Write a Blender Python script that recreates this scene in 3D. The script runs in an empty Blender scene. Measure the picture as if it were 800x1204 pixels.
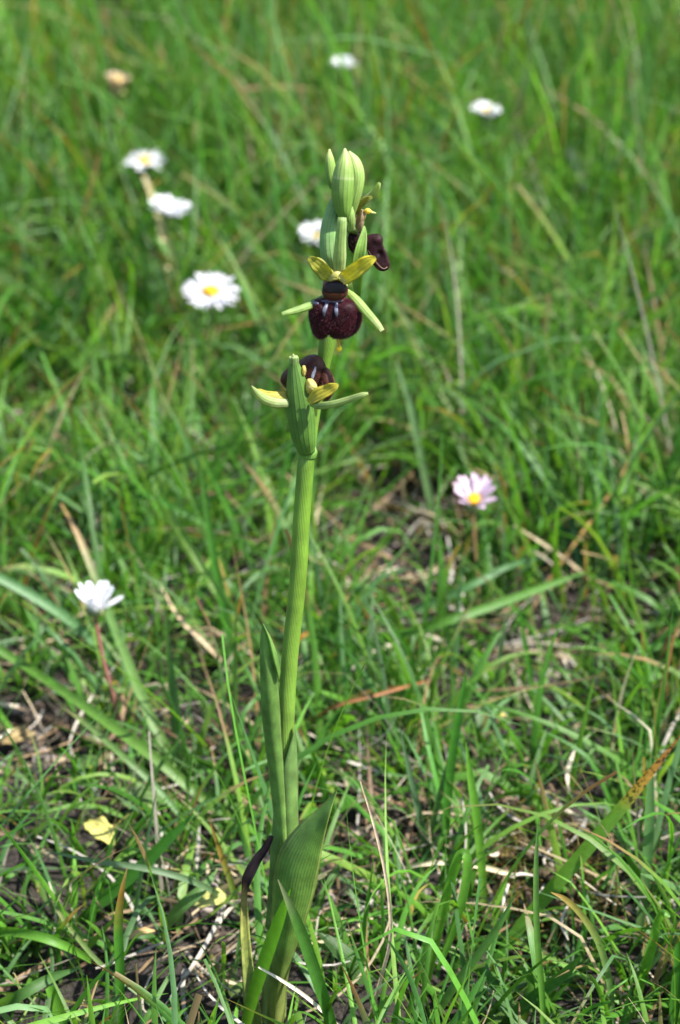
import bpy, math
import numpy as np
from mathutils import Vector, Matrix
from mathutils.bvhtree import BVHTree

# ------------------------------------------------------------------ camera, sky, sun, exposure
scene = bpy.context.scene
col = scene.collection
PITCH = math.radians(28.0)
CAM = np.array([0.0, -0.505, 0.416])
LENS, SENSOR = 60.0, 24.0
FPX = 1204 * LENS / SENSOR                      # focal length in pixels of the 800 x 1204 photograph
cam_d = bpy.data.cameras.new('camera')
cam = bpy.data.objects.new('camera', cam_d); col.objects.link(cam)
cam.location = CAM
cam.rotation_euler = (math.pi / 2 - PITCH, 0, 0)
cam_d.sensor_fit = 'VERTICAL'; cam_d.sensor_height = SENSOR; cam_d.sensor_width = SENSOR
cam_d.lens = LENS; cam_d.clip_start = 0.01; cam_d.clip_end = 500
cam_d.dof.use_dof = True; cam_d.dof.focus_distance = 0.598; cam_d.dof.aperture_fstop = 10.8
scene.camera = cam

SUN = Vector((0.54, -0.11, 0.82)).normalized()   # direction towards the sun
world = bpy.data.worlds.new('World'); scene.world = world; world.use_nodes = True
wn = world.node_tree.nodes; wl = world.node_tree.links
sky = wn.new('ShaderNodeTexSky'); sky.sky_type = 'NISHITA'; sky.sun_disc = False
sky.sun_elevation = math.asin(SUN.z); sky.sun_rotation = math.atan2(SUN.x, SUN.y)
wn['Background'].inputs['Strength'].default_value = 0.12
wl.new(sky.outputs[0], wn['Background'].inputs['Color'])
sl = bpy.data.lights.new('sun', 'SUN'); sl.energy = 4.8; sl.angle = math.radians(0.53); sl.color = (1.0, 0.965, 0.91)
so = bpy.data.objects.new('sun', sl); col.objects.link(so); so.location = (0, 0, 3)
so.rotation_euler = SUN.to_track_quat('Z', 'Y').to_euler()
vs = scene.view_settings
vs.view_transform = 'Standard'; vs.look = 'None'; vs.exposure = 1.55; vs.gamma = 1.0; vs.use_curve_mapping = False
scene.cycles.use_denoising = True
scene.cycles.max_bounces = 8; scene.cycles.transmission_bounces = 6

rng = np.random.default_rng(11)

# ------------------------------------------------------------------ geometry of the view, used to find where things stand
AX = np.array([0, math.cos(PITCH), -math.sin(PITCH)])
UP = np.array([0, math.sin(PITCH), math.cos(PITCH)])
def ray(px, py):
    return AX + np.array([(px - 400) / FPX, 0, 0]) + UP * (602 - py) / FPX
LEAN = 0.0                                       # how far the orchid leans back over its height
def P(px, py, Y):                                # the point of the vertical plane y = Y
    d = ray(px, py); Y = Y + LEAN * (1212 - py) / 1040; return CAM + d * ((Y - CAM[1]) / d[1])
def gz(x, y):
    x = np.asarray(x, float); y = np.asarray(y, float)
    z = 0.0035 * np.sin(x * 41 + 1.3) * np.cos(y * 37 + 0.4) + 0.0022 * np.sin(x * 97 - y * 61 + 2.0)
    z += 0.0014 * np.sin(x * 170 + y * 143) * np.sin(y * 210 - x * 60 + 1)
    return z
def G(px, py, h=0.0):                            # the point h above the ground
    d = ray(px, py); z = h
    for _ in range(6):
        p = CAM + d * ((z - CAM[2]) / d[2]); z = float(gz(p[0], p[1])) + h
    return p
def proj(V):
    r = V - CAM; dep = r @ AX
    return 400 + FPX * r[..., 0] / dep, 602 - FPX * (r @ UP) / dep, dep
def mpp(Y):                                      # metres for one pixel near the plane y = Y
    return (Y + 0.53) / FPX

# ------------------------------------------------------------------ materials
def N(nt, t, **kw):
    n = nt.nodes.new(t)
    for k, v in kw.items(): setattr(n, k, v)
    return n
def math_(nt, op, a, b=None):
    m = N(nt, 'ShaderNodeMath', operation=op)
    for i, v in enumerate((a, b)):
        if v is None: continue
        if isinstance(v, (int, float)): m.inputs[i].default_value = v
        else: nt.links.new(v, m.inputs[i])
    return m.outputs[0]
def plant_mat(name, rough=0.45, trans=0.3, veins=0, vein_amt=0.2, spec=0.5, noise_amt=0.25, noise_scale=900, bump=0.25,
              sheen=0.0, sheen_tint=(1, 1, 1, 1), coat=0.0, tcol=(1.2, 1.18, 0.5), grain=0.0, vein_wob=3.0, spots=False):
    m = bpy.data.materials.new(name); m.use_nodes = True
    nt = m.node_tree; L = nt.links
    bs = nt.nodes['Principled BSDF']; out = nt.nodes['Material Output']
    at = N(nt, 'ShaderNodeAttribute', attribute_name='Col')
    geo = N(nt, 'ShaderNodeNewGeometry')
    nz = N(nt, 'ShaderNodeTexNoise'); nz.inputs['Scale'].default_value = noise_scale; nz.inputs['Detail'].default_value = 4
    L.new(geo.outputs['Position'], nz.inputs['Vector'])
    mr = N(nt, 'ShaderNodeMapRange'); mr.inputs[1].default_value = 0.25; mr.inputs[2].default_value = 0.75
    mr.inputs[3].default_value = 1 - noise_amt; mr.inputs[4].default_value = 1 + noise_amt
    L.new(nz.outputs['Fac'], mr.inputs[0])
    f = mr.outputs[0]; height = nz.outputs['Fac']
    if grain:
        n2 = N(nt, 'ShaderNodeTexNoise'); n2.inputs['Scale'].default_value = 5200; n2.inputs['Detail'].default_value = 2
        L.new(geo.outputs['Position'], n2.inputs['Vector'])
        m2 = N(nt, 'ShaderNodeMapRange'); m2.inputs[1].default_value = 0.3; m2.inputs[2].default_value = 0.7
        m2.inputs[3].default_value = 1 - grain; m2.inputs[4].default_value = 1 + grain
        L.new(n2.outputs['Fac'], m2.inputs[0]); f = math_(nt, 'MULTIPLY', f, m2.outputs[0])
    if veins:
        uv = N(nt, 'ShaderNodeUVMap', uv_map='UV'); sp = N(nt, 'ShaderNodeSeparateXYZ')
        L.new(uv.outputs[0], sp.inputs[0])
        n3 = N(nt, 'ShaderNodeTexNoise'); n3.inputs['Scale'].default_value = 160
        L.new(geo.outputs['Position'], n3.inputs['Vector'])
        ph = math_(nt, 'ADD', math_(nt, 'MULTIPLY', sp.outputs[0], veins * 6.28318), math_(nt, 'MULTIPLY', n3.outputs['Fac'], vein_wob))
        s = math_(nt, 'SINE', ph)
        s = math_(nt, 'POWER', math_(nt, 'ABSOLUTE', math_(nt, 'MULTIPLY', math_(nt, 'ADD', s, 1.0), 0.5)), 5.0)
        f = math_(nt, 'MULTIPLY', f, math_(nt, 'SUBTRACT', 1.0 + vein_amt * 0.3, math_(nt, 'MULTIPLY', s, vein_amt)))
        height = math_(nt, 'SUBTRACT', height, math_(nt, 'MULTIPLY', s, 1.2))
    if spots:                                     # dark rust specks where the blade has turned brown
        sc = N(nt, 'ShaderNodeSeparateXYZ'); L.new(at.outputs['Color'], sc.inputs[0])
        k = math_(nt, 'MULTIPLY', math_(nt, 'SUBTRACT', sc.outputs[0], math_(nt, 'MULTIPLY', sc.outputs[1], .8)), 25.0)
        n5 = N(nt, 'ShaderNodeTexNoise'); n5.inputs['Scale'].default_value = 1100; n5.inputs['Detail'].default_value = 3
        L.new(geo.outputs['Position'], n5.inputs['Vector'])
        q = math_(nt, 'MULTIPLY', math_(nt, 'SUBTRACT', n5.outputs['Fac'], .50), 14.0)
        cl = N(nt, 'ShaderNodeClamp'); L.new(q, cl.inputs[0]); c2 = N(nt, 'ShaderNodeClamp'); L.new(k, c2.inputs[0])
        f = math_(nt, 'MULTIPLY', f, math_(nt, 'SUBTRACT', 1.0, math_(nt, 'MULTIPLY', math_(nt, 'MULTIPLY', cl.outputs[0], c2.outputs[0]), .78)))
    vm = N(nt, 'ShaderNodeVectorMath', operation='SCALE')
    L.new(at.outputs['Color'], vm.inputs[0]); L.new(f, vm.inputs['Scale'])
    L.new(vm.outputs[0], bs.inputs['Base Color'])
    bs.inputs['Roughness'].default_value = rough
    bs.inputs['Specular IOR Level'].default_value = spec
    if sheen:
        bs.inputs['Sheen Weight'].default_value = sheen; bs.inputs['Sheen Tint'].default_value = sheen_tint
        bs.inputs['Sheen Roughness'].default_value = 0.35
    if coat:
        bs.inputs['Coat Weight'].default_value = coat; bs.inputs['Coat Roughness'].default_value = 0.2
    if bump:
        b = N(nt, 'ShaderNodeBump'); b.inputs['Strength'].default_value = bump; b.inputs['Distance'].default_value = 0.0002
        L.new(height, b.inputs['Height']); L.new(b.outputs[0], bs.inputs['Normal'])
    if trans:
        tr = N(nt, 'ShaderNodeBsdfTranslucent')
        v2 = N(nt, 'ShaderNodeVectorMath', operation='MULTIPLY'); v2.inputs[1].default_value = tcol
        L.new(vm.outputs[0], v2.inputs[0]); L.new(v2.outputs[0], tr.inputs['Color'])
        mx = N(nt, 'ShaderNodeMixShader'); mx.inputs[0].default_value = trans
        L.new(bs.outputs[0], mx.inputs[1]); L.new(tr.outputs[0], mx.inputs[2]); L.new(mx.outputs[0], out.inputs['Surface'])
    return m

M = {}
M['grass'] = plant_mat('grass', rough=0.42, trans=0.5, veins=7, vein_amt=0.22, spec=0.45, noise_amt=0.16, noise_scale=420, bump=0.3)
M['rusty'] = plant_mat('rust speckled blade', rough=0.45, trans=0.36, veins=8, vein_amt=0.3, spec=0.4, noise_amt=0.2, noise_scale=650, bump=0.3, spots=True)
M['straw'] = plant_mat('straw', rough=0.6, trans=0.15, veins=5, vein_amt=0.3, spec=0.3, noise_amt=0.35, noise_scale=500, tcol=(1, .9, .7))
M['stem'] = plant_mat('orchid stem', vein_wob=1.5, rough=0.36, trans=0.10, veins=16, vein_amt=0.26, spec=0.4, noise_amt=0.30, noise_scale=150, bump=0.5, grain=0.16)
M['leaf'] = plant_mat('orchid leaf', vein_wob=5.0, rough=0.44, trans=0.45, veins=15, vein_amt=0.32, spec=0.4, noise_amt=0.42, noise_scale=210, bump=0.35, grain=0.2)
M['bud'] = plant_mat('bud', vein_wob=1.0, rough=0.5, trans=0.2, veins=8, vein_amt=0.22, spec=0.35, noise_amt=0.2, noise_scale=350, bump=0.3, grain=0.1)
M['sepal'] = plant_mat('sepal', rough=0.5, trans=0.45, veins=4, vein_amt=0.26, spec=0.35, noise_amt=0.2, noise_scale=500, bump=0.3, grain=0.1)
M['petal'] = plant_mat('yellow petal', rough=0.5, trans=0.45, veins=4, vein_amt=0.14, spec=0.35, noise_amt=0.3, noise_scale=500, bump=0.4, grain=0.12, tcol=(1.05, 1.12, .45))
M['lip'] = plant_mat('velvet lip', rough=0.55, trans=0, spec=0.12, noise_amt=0.6, noise_scale=700, bump=0.8, sheen=0.04, sheen_tint=(.55, .16, .24, 1), grain=0.3)
M['glossy_lip'] = plant_mat('glossy lip', rough=0.5, trans=0, spec=0.28, noise_amt=0.4, noise_scale=600, bump=0.6, sheen=0.2, sheen_tint=(.5, .15, .22, 1))
M['mirror'] = plant_mat('lip mirror mark and glint', rough=0.38, trans=0, spec=0.3, noise_amt=0.45, noise_scale=1300, bump=0.5)  # serves the real marks and the painted shoulder glint
M['hair'] = plant_mat('lip hair', rough=0.5, trans=0.2, spec=0.3, noise_amt=0.3, noise_scale=300, bump=0, tcol=(1, 1, 1))
M['withered'] = plant_mat('withered leaf', rough=0.7, trans=0.03, veins=3, vein_amt=0.1, spec=0.04, noise_amt=0.4, noise_scale=500, bump=0.25)
M['daisy_petal'] = plant_mat('daisy petal', rough=0.5, trans=0.42, veins=3, vein_amt=0.06, spec=0.3, noise_amt=0.04, noise_scale=400, bump=0.15, tcol=(1, 1, 1))
M['disc'] = plant_mat('daisy disc', rough=0.6, trans=0.0, spec=0.2, noise_amt=0.25, noise_scale=1600, bump=0.8)
M['dstem'] = plant_mat('daisy stem', rough=0.5, trans=0.0, spec=0.35, noise_amt=0.2, noise_scale=500, bump=0.3)
M['litter'] = plant_mat('dead leaf', rough=0.6, trans=0.2, veins=5, vein_amt=0.25, spec=0.3, noise_amt=0.35, noise_scale=350, bump=0.5, tcol=(1, .9, .6))
M['crumb'] = plant_mat('soil crumb', rough=0.9, trans=0, spec=0.15, noise_amt=0.5, noise_scale=900, bump=0.8)
M['moss'] = plant_mat('moss', rough=0.7, trans=0.2, spec=0.2, noise_amt=0.3, noise_scale=600, bump=0)

def soil_mat():
    m = bpy.data.materials.new('soil'); m.use_nodes = True; nt = m.node_tree; L = nt.links; bs = nt.nodes['Principled BSDF']
    geo = N(nt, 'ShaderNodeNewGeometry')
    a = N(nt, 'ShaderNodeTexNoise'); a.inputs['Scale'].default_value = 60; a.inputs['Detail'].default_value = 8
    b = N(nt, 'ShaderNodeTexNoise'); b.inputs['Scale'].default_value = 700; b.inputs['Detail'].default_value = 6
    c = N(nt, 'ShaderNodeTexVoronoi'); c.inputs['Scale'].default_value = 320
    for n in (a, b, c): L.new(geo.outputs['Position'], n.inputs['Vector'])
    r1 = N(nt, 'ShaderNodeValToRGB'); r1.color_ramp.elements[0].position = .3; r1.color_ramp.elements[1].position = .72
    r1.color_ramp.elements[0].color = (.010, .008, .007, 1); r1.color_ramp.elements[1].color = (.050, .042, .035, 1)
    mx = math_(nt, 'ADD', math_(nt, 'MULTIPLY', a.outputs['Fac'], .5), math_(nt, 'MULTIPLY', b.outputs['Fac'], .5))
    L.new(mx, r1.inputs[0])
    # turf too far away to tell the blades apart
    ln = N(nt, 'ShaderNodeVectorMath', operation='LENGTH'); L.new(geo.outputs['Position'], ln.inputs[0])
    mr = N(nt, 'ShaderNodeMapRange'); mr.inputs[1].default_value = 1.9; mr.inputs[2].default_value = 2.6
    L.new(ln.outputs['Value'], mr.inputs[0])
    r2 = N(nt, 'ShaderNodeValToRGB'); r2.color_ramp.elements[0].color = (.03, .075, .012, 1); r2.color_ramp.elements[1].color = (.09, .16, .035, 1)
    L.new(mx, r2.inputs[0])
    mix = N(nt, 'ShaderNodeMix', data_type='RGBA'); L.new(mr.outputs[0], mix.inputs[0])
    L.new(r1.outputs[0], mix.inputs[6]); L.new(r2.outputs[0], mix.inputs[7]); L.new(mix.outputs[2], bs.inputs['Base Color'])
    bs.inputs['Roughness'].default_value = .95; bs.inputs['Specular IOR Level'].default_value = .15
    bp = N(nt, 'ShaderNodeBump'); bp.inputs['Strength'].default_value = .9; bp.inputs['Distance'].default_value = .002
    L.new(math_(nt, 'ADD', b.outputs['Fac'], math_(nt, 'MULTIPLY', c.outputs['Distance'], .6)), bp.inputs['Height'])
    L.new(bp.outputs[0], bs.inputs['Normal'])
    return m
M['soil'] = soil_mat()

# ------------------------------------------------------------------ mesh helpers
def mesh_from(name, V, F, mat, C=None, UV=None):
    V = np.ascontiguousarray(V, dtype=np.float32); F = np.ascontiguousarray(F, dtype=np.int32)
    me = bpy.data.meshes.new(name); k = F.shape[1]; nf = len(F)
    me.vertices.add(len(V)); me.vertices.foreach_set('co', V.ravel())
    me.loops.add(nf * k); me.loops.foreach_set('vertex_index', F.ravel())
    me.polygons.add(nf); me.polygons.foreach_set('loop_start', np.arange(0, nf * k, k, dtype=np.int32))
    me.polygons.foreach_set('use_smooth', np.ones(nf, dtype=bool))
    if C is None: C = np.ones((len(V), 3))
    a = me.attributes.new('Col', 'FLOAT_COLOR', 'POINT')
    a.data.foreach_set('color', np.c_[C, np.ones(len(V))].astype(np.float32).ravel())
    if UV is not None:
        u = me.uv_layers.new(name='UV'); u.data.foreach_set('uv', np.asarray(UV, dtype=np.float32)[F.ravel()].ravel())
    me.update(calc_edges=True); me.validate()
    me.materials.append(M[mat] if isinstance(mat, str) else mat)
    return me
def link(name, me, parent=None):
    o = bpy.data.objects.new(name, me); col.objects.link(o)
    if parent is not None:
        o.parent = parent
        if parent.parent is None and parent.type == 'EMPTY': o.matrix_parent_inverse = Matrix.Translation(-parent.location)
    return o
def tag(o, label, cat, group=None):
    o['label'] = label; o['category'] = cat
    if group: o['group'] = group
    return o
def thing(name, loc, label, cat, group=None):
    o = bpy.data.objects.new(name, None); col.objects.link(o); o.location = Vector(loc)
    o.empty_display_size = 0.01
    return tag(o, label, cat, group)
def merge(parts):
    Vs, Fs, Cs, Us, n = [], [], [], [], 0
    for V, F, C, U in parts:
        Vs.append(V); Fs.append(F + n); Cs.append(C); Us.append(U); n += len(V)
    return np.concatenate(Vs), np.concatenate(Fs), np.concatenate(Cs), np.concatenate(Us)
def nrm(v): return v / np.maximum(np.linalg.norm(v, axis=-1, keepdims=True), 1e-12)
def smooth(pts, n):                              # Catmull-Rom through any columns
    p = np.asarray(pts, float)
    if len(p) == 1: return np.repeat(p, n, 0)
    p = np.vstack([2 * p[0] - p[1], p, 2 * p[-1] - p[-2]])
    m = len(p) - 3; t = np.linspace(0, m - 1e-9, n); i = t.astype(int); f = (t - i)[:, None]
    a, b, c, d = p[i], p[i + 1], p[i + 2], p[i + 3]
    return .5 * (2 * b + (c - a) * f + (2 * a - 5 * b + 4 * c - d) * f ** 2 + (3 * b - a - 3 * c + d) * f ** 3)
def stops(v, st):                                # colour along v from [(v, (r,g,b)), ...]
    v = np.asarray(v); xs = [s[0] for s in st]; cs = np.array([s[1] for s in st], float)
    return np.stack([np.interp(v, xs, cs[:, k]) for k in range(3)], -1)
def grid_faces(n, m, wrap):
    i = np.arange(n - 1)[:, None]; j = np.arange(m if wrap else m - 1)[None, :]; j2 = (j + 1) % m
    return np.stack([i * m + j, i * m + j2, (i + 1) * m + j2, (i + 1) * m + j], -1).reshape(-1, 4)
def tube(path, rad, cols, n=24, m=18, front=(0, -1, 0.3), ridge=0.0, ridges=3, phase=0.0, flat=1.0):
    """a round body along path: rad = radius at each path point"""
    path = np.asarray(path, float)
    if LEAN: rad = np.asarray(rad, float) * ((path - CAM) @ AX) / .53
    A = smooth(np.c_[path, np.asarray(rad, float)], n); c = A[:, :3]; r = np.maximum(A[:, 3], 1e-5)
    t = nrm(np.gradient(c, axis=0)); fr = np.asarray(front, float)
    s = nrm(np.cross(t, fr)); f = np.cross(s, t)
    th = np.linspace(0, 2 * np.pi, m, endpoint=False)
    k = 1 + ridge * np.cos(ridges * (th + phase))
    V = c[:, None] + r[:, None, None] * k[None, :, None] * (np.cos(th)[None, :, None] * s[:, None] + flat * np.sin(th)[None, :, None] * f[:, None])
    v = np.linspace(0, 1, n); V = V.reshape(-1, 3); F = grid_faces(n, m, True)
    uu = np.tile(np.abs((th / np.pi) - 1) , n)
    U = np.c_[uu, np.repeat(v, m)]; C = np.repeat(stops(v, cols), m, 0)
    e = len(V)                                    # end caps as degenerate-free fans of quads
    V = np.vstack([V, c[0], c[-1]]); U = np.vstack([U, [.5, 0], [.5, 1]]); C = np.vstack([C, C[0], C[-1]])
    j = np.arange(0, m, 2); top = (n - 1) * m
    F = np.vstack([F, np.c_[np.full(len(j), e), (j + 2) % m, (j + 1) % m, j], np.c_[np.full(len(j), e + 1), top + j, top + (j + 1) % m, top + (j + 2) % m]])
    return V, F, C, U
def ribbon(path, wid, cols, face=(0, -1, 0.4), curl=0.0, thick=0.0002, n=22, m=7, twist=0.0, wave=0.0, edge=None, sheet=False):
    """a leaf, petal or blade with a lens-shaped section: wid = full width at each path point; face = way its front looks"""
    path = np.asarray(path, float)
    if LEAN: wid = np.asarray(wid, float) * ((path - CAM) @ AX) / .53
    A = smooth(np.c_[path, np.asarray(wid, float)], n); c = A[:, :3]; w = np.maximum(A[:, 3], 2e-5)
    t = nrm(np.gradient(c, axis=0)); fc = np.asarray(face, float)
    fc = smooth(fc, n) if fc.ndim == 2 else np.repeat(fc[None], n, 0)
    s = nrm(np.cross(t, fc)); f = np.cross(s, t); v = np.linspace(0, 1, n)
    tw = np.asarray(twist) * v
    s, f = s * np.cos(tw)[:, None] + f * np.sin(tw)[:, None], f * np.cos(tw)[:, None] - s * np.sin(tw)[:, None]
    u = np.linspace(-1, 1, m)
    h = w[:, None] * .5 * curl * u[None] ** 2 + wave * w[:, None] * np.sin(v * 17)[:, None] * (np.abs(u) ** 2 * np.sign(u))[None]
    mid = c[:, None] + s[:, None] * (u[None, :, None] * w[:, None, None] * .5) + f[:, None] * h[..., None]
    th = thick * np.sqrt(np.clip(1.02 - u ** 2, 0, 1)) * np.minimum(1, np.minimum(v, 1 - v) * 8 + .1)[:, None]
    top = mid + f[:, None] * th[..., None] * .5
    bot = (mid - f[:, None] * th[..., None] * .5)[:, ::-1][:, 1:-1]
    V = mid if sheet else np.concatenate([top, bot], 1); mm = V.shape[1]
    uu = (u + 1) / 2 if sheet else np.concatenate([(u + 1) / 2, ((u + 1) / 2)[::-1][1:-1]])
    C = np.repeat(stops(v, cols), mm, 0)
    U = np.c_[np.tile(uu, n), np.repeat(v, mm)]
    if edge is not None:
        k = np.tile(np.clip((np.abs(uu - .5) * 2 - .72) / .28, 0, 1) ** 1.5, n)[:, None]
        C = C * (1 - k) + np.array(edge) * k
    return V.reshape(-1, 3), grid_faces(n, mm, not sheet), C, U
def edge_leaf(left, right, YL, YR, bulge, cols, thick=0.0004, n=30, m=13, edge=None):
    """a leaf between two edges given at the planes YL and YR; bulge = how far its middle stands towards the light side"""
    l = smooth(left, n); r = smooth(right, n); v = np.linspace(0, 1, n)
    yl = np.interp(v, np.linspace(0, 1, len(YL)), YL); yr = np.interp(v, np.linspace(0, 1, len(YR)), YR)
    a = np.array([P(*l[i], yl[i]) for i in range(n)]); b = np.array([P(*r[i], yr[i]) for i in range(n)])
    u = np.linspace(0, 1, m); bl = np.interp(v, np.linspace(0, 1, len(bulge)), bulge)
    mid = a[:, None] * (1 - u)[None, :, None] + b[:, None] * u[None, :, None]
    d = np.array([0, -1, .25]); d = d / np.linalg.norm(d)
    mid = mid + d * (bl[:, None] * np.sin(u * np.pi)[None])[..., None]
    th = thick * np.sqrt(np.clip(1.02 - (2 * u - 1) ** 2, 0, 1))
    top = mid + d * th[None, :, None] * .5; bot = (mid - d * th[None, :, None] * .5)[:, ::-1][:, 1:-1]
    V = np.concatenate([top, bot], 1); mm = V.shape[1]; uu = np.concatenate([u, u[::-1][1:-1]])
    C = np.repeat(stops(v, cols), mm, 0); U = np.c_[np.tile(uu, n), np.repeat(v, mm)]
    if edge is not None:
        k = np.tile(np.clip((np.abs(uu - .5) * 2 - .8) / .2, 0, 1) ** 1.5, n)[:, None]; C = C * (1 - k) + np.array(edge) * k
    return V.reshape(-1, 3), grid_faces(n, mm, True), C, U
def dome(outline, Y, bulge, back, cin, cout, n=14, m=56, power=2.4, humps=(), tilt=0.0, wrinkle=0.0):
    """a swollen shield: closed outline at plane Y, bulging to the front and a little to the back"""
    o = np.asarray(outline, float); k = len(o)
    t = np.linspace(0, k - 1e-9, m, endpoint=False); i = t.astype(int); f = (t - i)[:, None]
    a, b, c, d = o[(i - 1) % k], o[i], o[(i + 1) % k], o[(i + 2) % k]
    q = .5 * (2 * b + (c - a) * f + (2 * a - 5 * b + 4 * c - d) * f ** 2 + (3 * b - a - 3 * c + d) * f ** 3)
    ctr = o.mean(0); rows, cs = [], []
    fwd = np.array([0, -.93, .36])
    rr = [(x, 1) for x in np.linspace(0.03, 1, n)] + [(x, -1) for x in np.linspace(.94, 0.05, n // 2)]
    ymin, ymax = q[:, 1].min(), q[:, 1].max(); wr = wrinkle
    for x, sgn in rr:
        p = ctr + (q - ctr) * x
        h = (bulge if sgn > 0 else -back) * (1 - x ** power) ** (.75)
        w = np.array([P(a_, b_, Y) for a_, b_ in p])
        hh = np.full(m, h)
        if sgn > 0:
            for hx, hy, hr, ha in humps:
                hh = hh + ha * np.exp(-((p[:, 0] - hx) ** 2 + (p[:, 1] - hy) ** 2) / hr ** 2) * (1 - x ** 6)
        hh = hh + wr * (np.sin(p[:, 0] * .45 + 2 * np.sin(p[:, 1] * .25)) + .8 * np.sin(p[:, 1] * .4 + p[:, 0] * .3)) * (1 - .4 * x)
        hh = hh + tilt * ((p[:, 1] - ymin) / (ymax - ymin) - .5)
        rows.append(w + fwd * hh[:, None]); g = x ** 2
        cs.append(np.repeat((np.array(cin) * (1 - g) + np.array(cout) * g)[None], m, 0))
    V = np.concatenate(rows); C = np.concatenate(cs); nn = len(rows)
    U = np.c_[np.tile(np.linspace(0, 1, m), nn), np.repeat(np.linspace(0, 1, nn), m)]
    F = grid_faces(nn, m, True); j = np.arange(0, m, 2); e = len(V)
    V = np.vstack([V, rows[0].mean(0), rows[-1].mean(0)]); C = np.vstack([C, cin, cin]); U = np.vstack([U, [0, 0], [0, 1]])
    tp = (nn - 1) * m
    F = np.vstack([F, np.c_[np.full(len(j), e), (j + 2) % m, (j + 1) % m, j], np.c_[np.full(len(j), e + 1), tp + j, tp + (j + 1) % m, tp + (j + 2) % m]])
    return V, F, C, U
def ball(c, r, colr, sq=(1, 1, 1), n=9, m=14, rough=0.0):
    th = np.linspace(.05, np.pi - .05, n); ph = np.linspace(0, 2 * np.pi, m, endpoint=False)
    d = np.stack([np.sin(th)[:, None] * np.cos(ph), np.sin(th)[:, None] * np.sin(ph), np.repeat(np.cos(th)[:, None], m, 1)], -1)
    k = 1 + rough * rng.normal(size=(n, m, 1))
    V = (np.asarray(c) + d * k * r * np.array(sq)).reshape(-1, 3)
    U = np.c_[np.tile(np.linspace(0, 1, m), n), np.repeat(np.linspace(0, 1, n), m)]
    return V, grid_faces(n, m, True), np.repeat(np.array([colr], float), len(V), 0), U
def part(name, geo, mat, parent):
    V, F, C, U = geo if isinstance(geo, tuple) else merge(geo)
    return link(name, mesh_from(name, V, F, mat, C, U), parent)
def onto(o_mesh, px, py, lift=0.0001):           # where the sight line through a pixel meets a mesh
    vs_ = [v.co.copy() for v in o_mesh.vertices]; ps = [tuple(p.vertices) for p in o_mesh.polygons]
    bv = BVHTree.FromPolygons(vs_, ps); d = Vector(ray(px, py)).normalized()
    loc, no, _, _ = bv.ray_cast(Vector(CAM), d, 2.0)
    return None if loc is None else np.array(loc - d * lift)
def hairs(geo, count, length, c1, c2, seed, keep=None):
    V, F, C, U = geo; r = np.random.default_rng(seed)
    a, b, c = V[F[:, 0]], V[F[:, 1]], V[F[:, 2]]
    cr = np.cross(b - a, V[F[:, 3]] - a); ar = np.linalg.norm(cr, axis=1); ctr = V.mean(0)
    no = nrm(cr); fc = V[F].mean(1); sg = np.sign(np.sum(no * (fc - ctr), 1)); no = no * sg[:, None]
    i = r.choice(len(F), count, p=ar / ar.sum()); s, t = r.random((2, count, 1))
    p = V[F[i, 0]] * (1 - s) * (1 - t) + V[F[i, 1]] * s * (1 - t) + V[F[i, 2]] * s * t + V[F[i, 3]] * (1 - s) * t
    d = nrm(no[i] + r.normal(size=(count, 3)) * .45); L = length * (.5 + r.random((count, 1)))
    sd = nrm(np.cross(d, r.normal(size=(count, 3)))) * 2.6e-5
    W = np.stack([p - sd - no[i] * 3e-5, p + sd - no[i] * 3e-5, p + d * L], 1).reshape(-1, 3)
    k = r.random((count, 1)); cc = np.repeat(np.array(c1) * (1 - k) + np.array(c2) * k, 3, 0)
    return W, np.arange(count * 3).reshape(-1, 3), cc, np.zeros((count * 3, 2))

# ------------------------------------------------------------------ ground
def make_ground():
    n = 260; u = np.linspace(-1, 1, n)
    xs = .75 * u + 60 * u ** 9; ys = .45 + 1.05 * u + 60 * u ** 9
    X, Y = np.meshgrid(xs, ys, indexing='ij')
    r2 = np.random.default_rng(3)
    Z = gz(X, Y) + (np.abs(X) < 2) * r2.normal(size=X.shape) * .0006
    V = np.stack([X, Y, Z], -1).reshape(-1, 3)
    o = link('ground', mesh_from('ground', V, grid_faces(n, n, False), 'soil', None, None)); o['kind'] = 'structure'
make_ground()

# bare patches of the meadow: (x, y, radius)
BARE = [(*G(40, 905)[:2], .030), (*G(20, 860)[:2], .022), (*G(465, 650)[:2], .034), (*G(435, 700)[:2], .014), (*G(520, 600)[:2], .02),
        (*G(610, 770)[:2], .016), (*G(700, 755)[:2], .022), (*G(645, 1030)[:2], .016), (*G(250, 1095)[:2], .011), (*G(420, 1060)[:2], .014),
        (*G(85, 520)[:2], .026), (*G(280, 470)[:2], .02), (*G(200, 880)[:2], .013), (*G(90, 700)[:2], .014), (*G(420, 1000)[:2], .013), (*G(600, 1040)[:2], .014)]
def bareness(x, y):
    b = np.zeros_like(x)
    for bx, by, br in BARE: b = np.maximum(b, np.exp(-(((x - bx) ** 2 + (y - by) ** 2) / br ** 2) ** 2))
    return b

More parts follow.
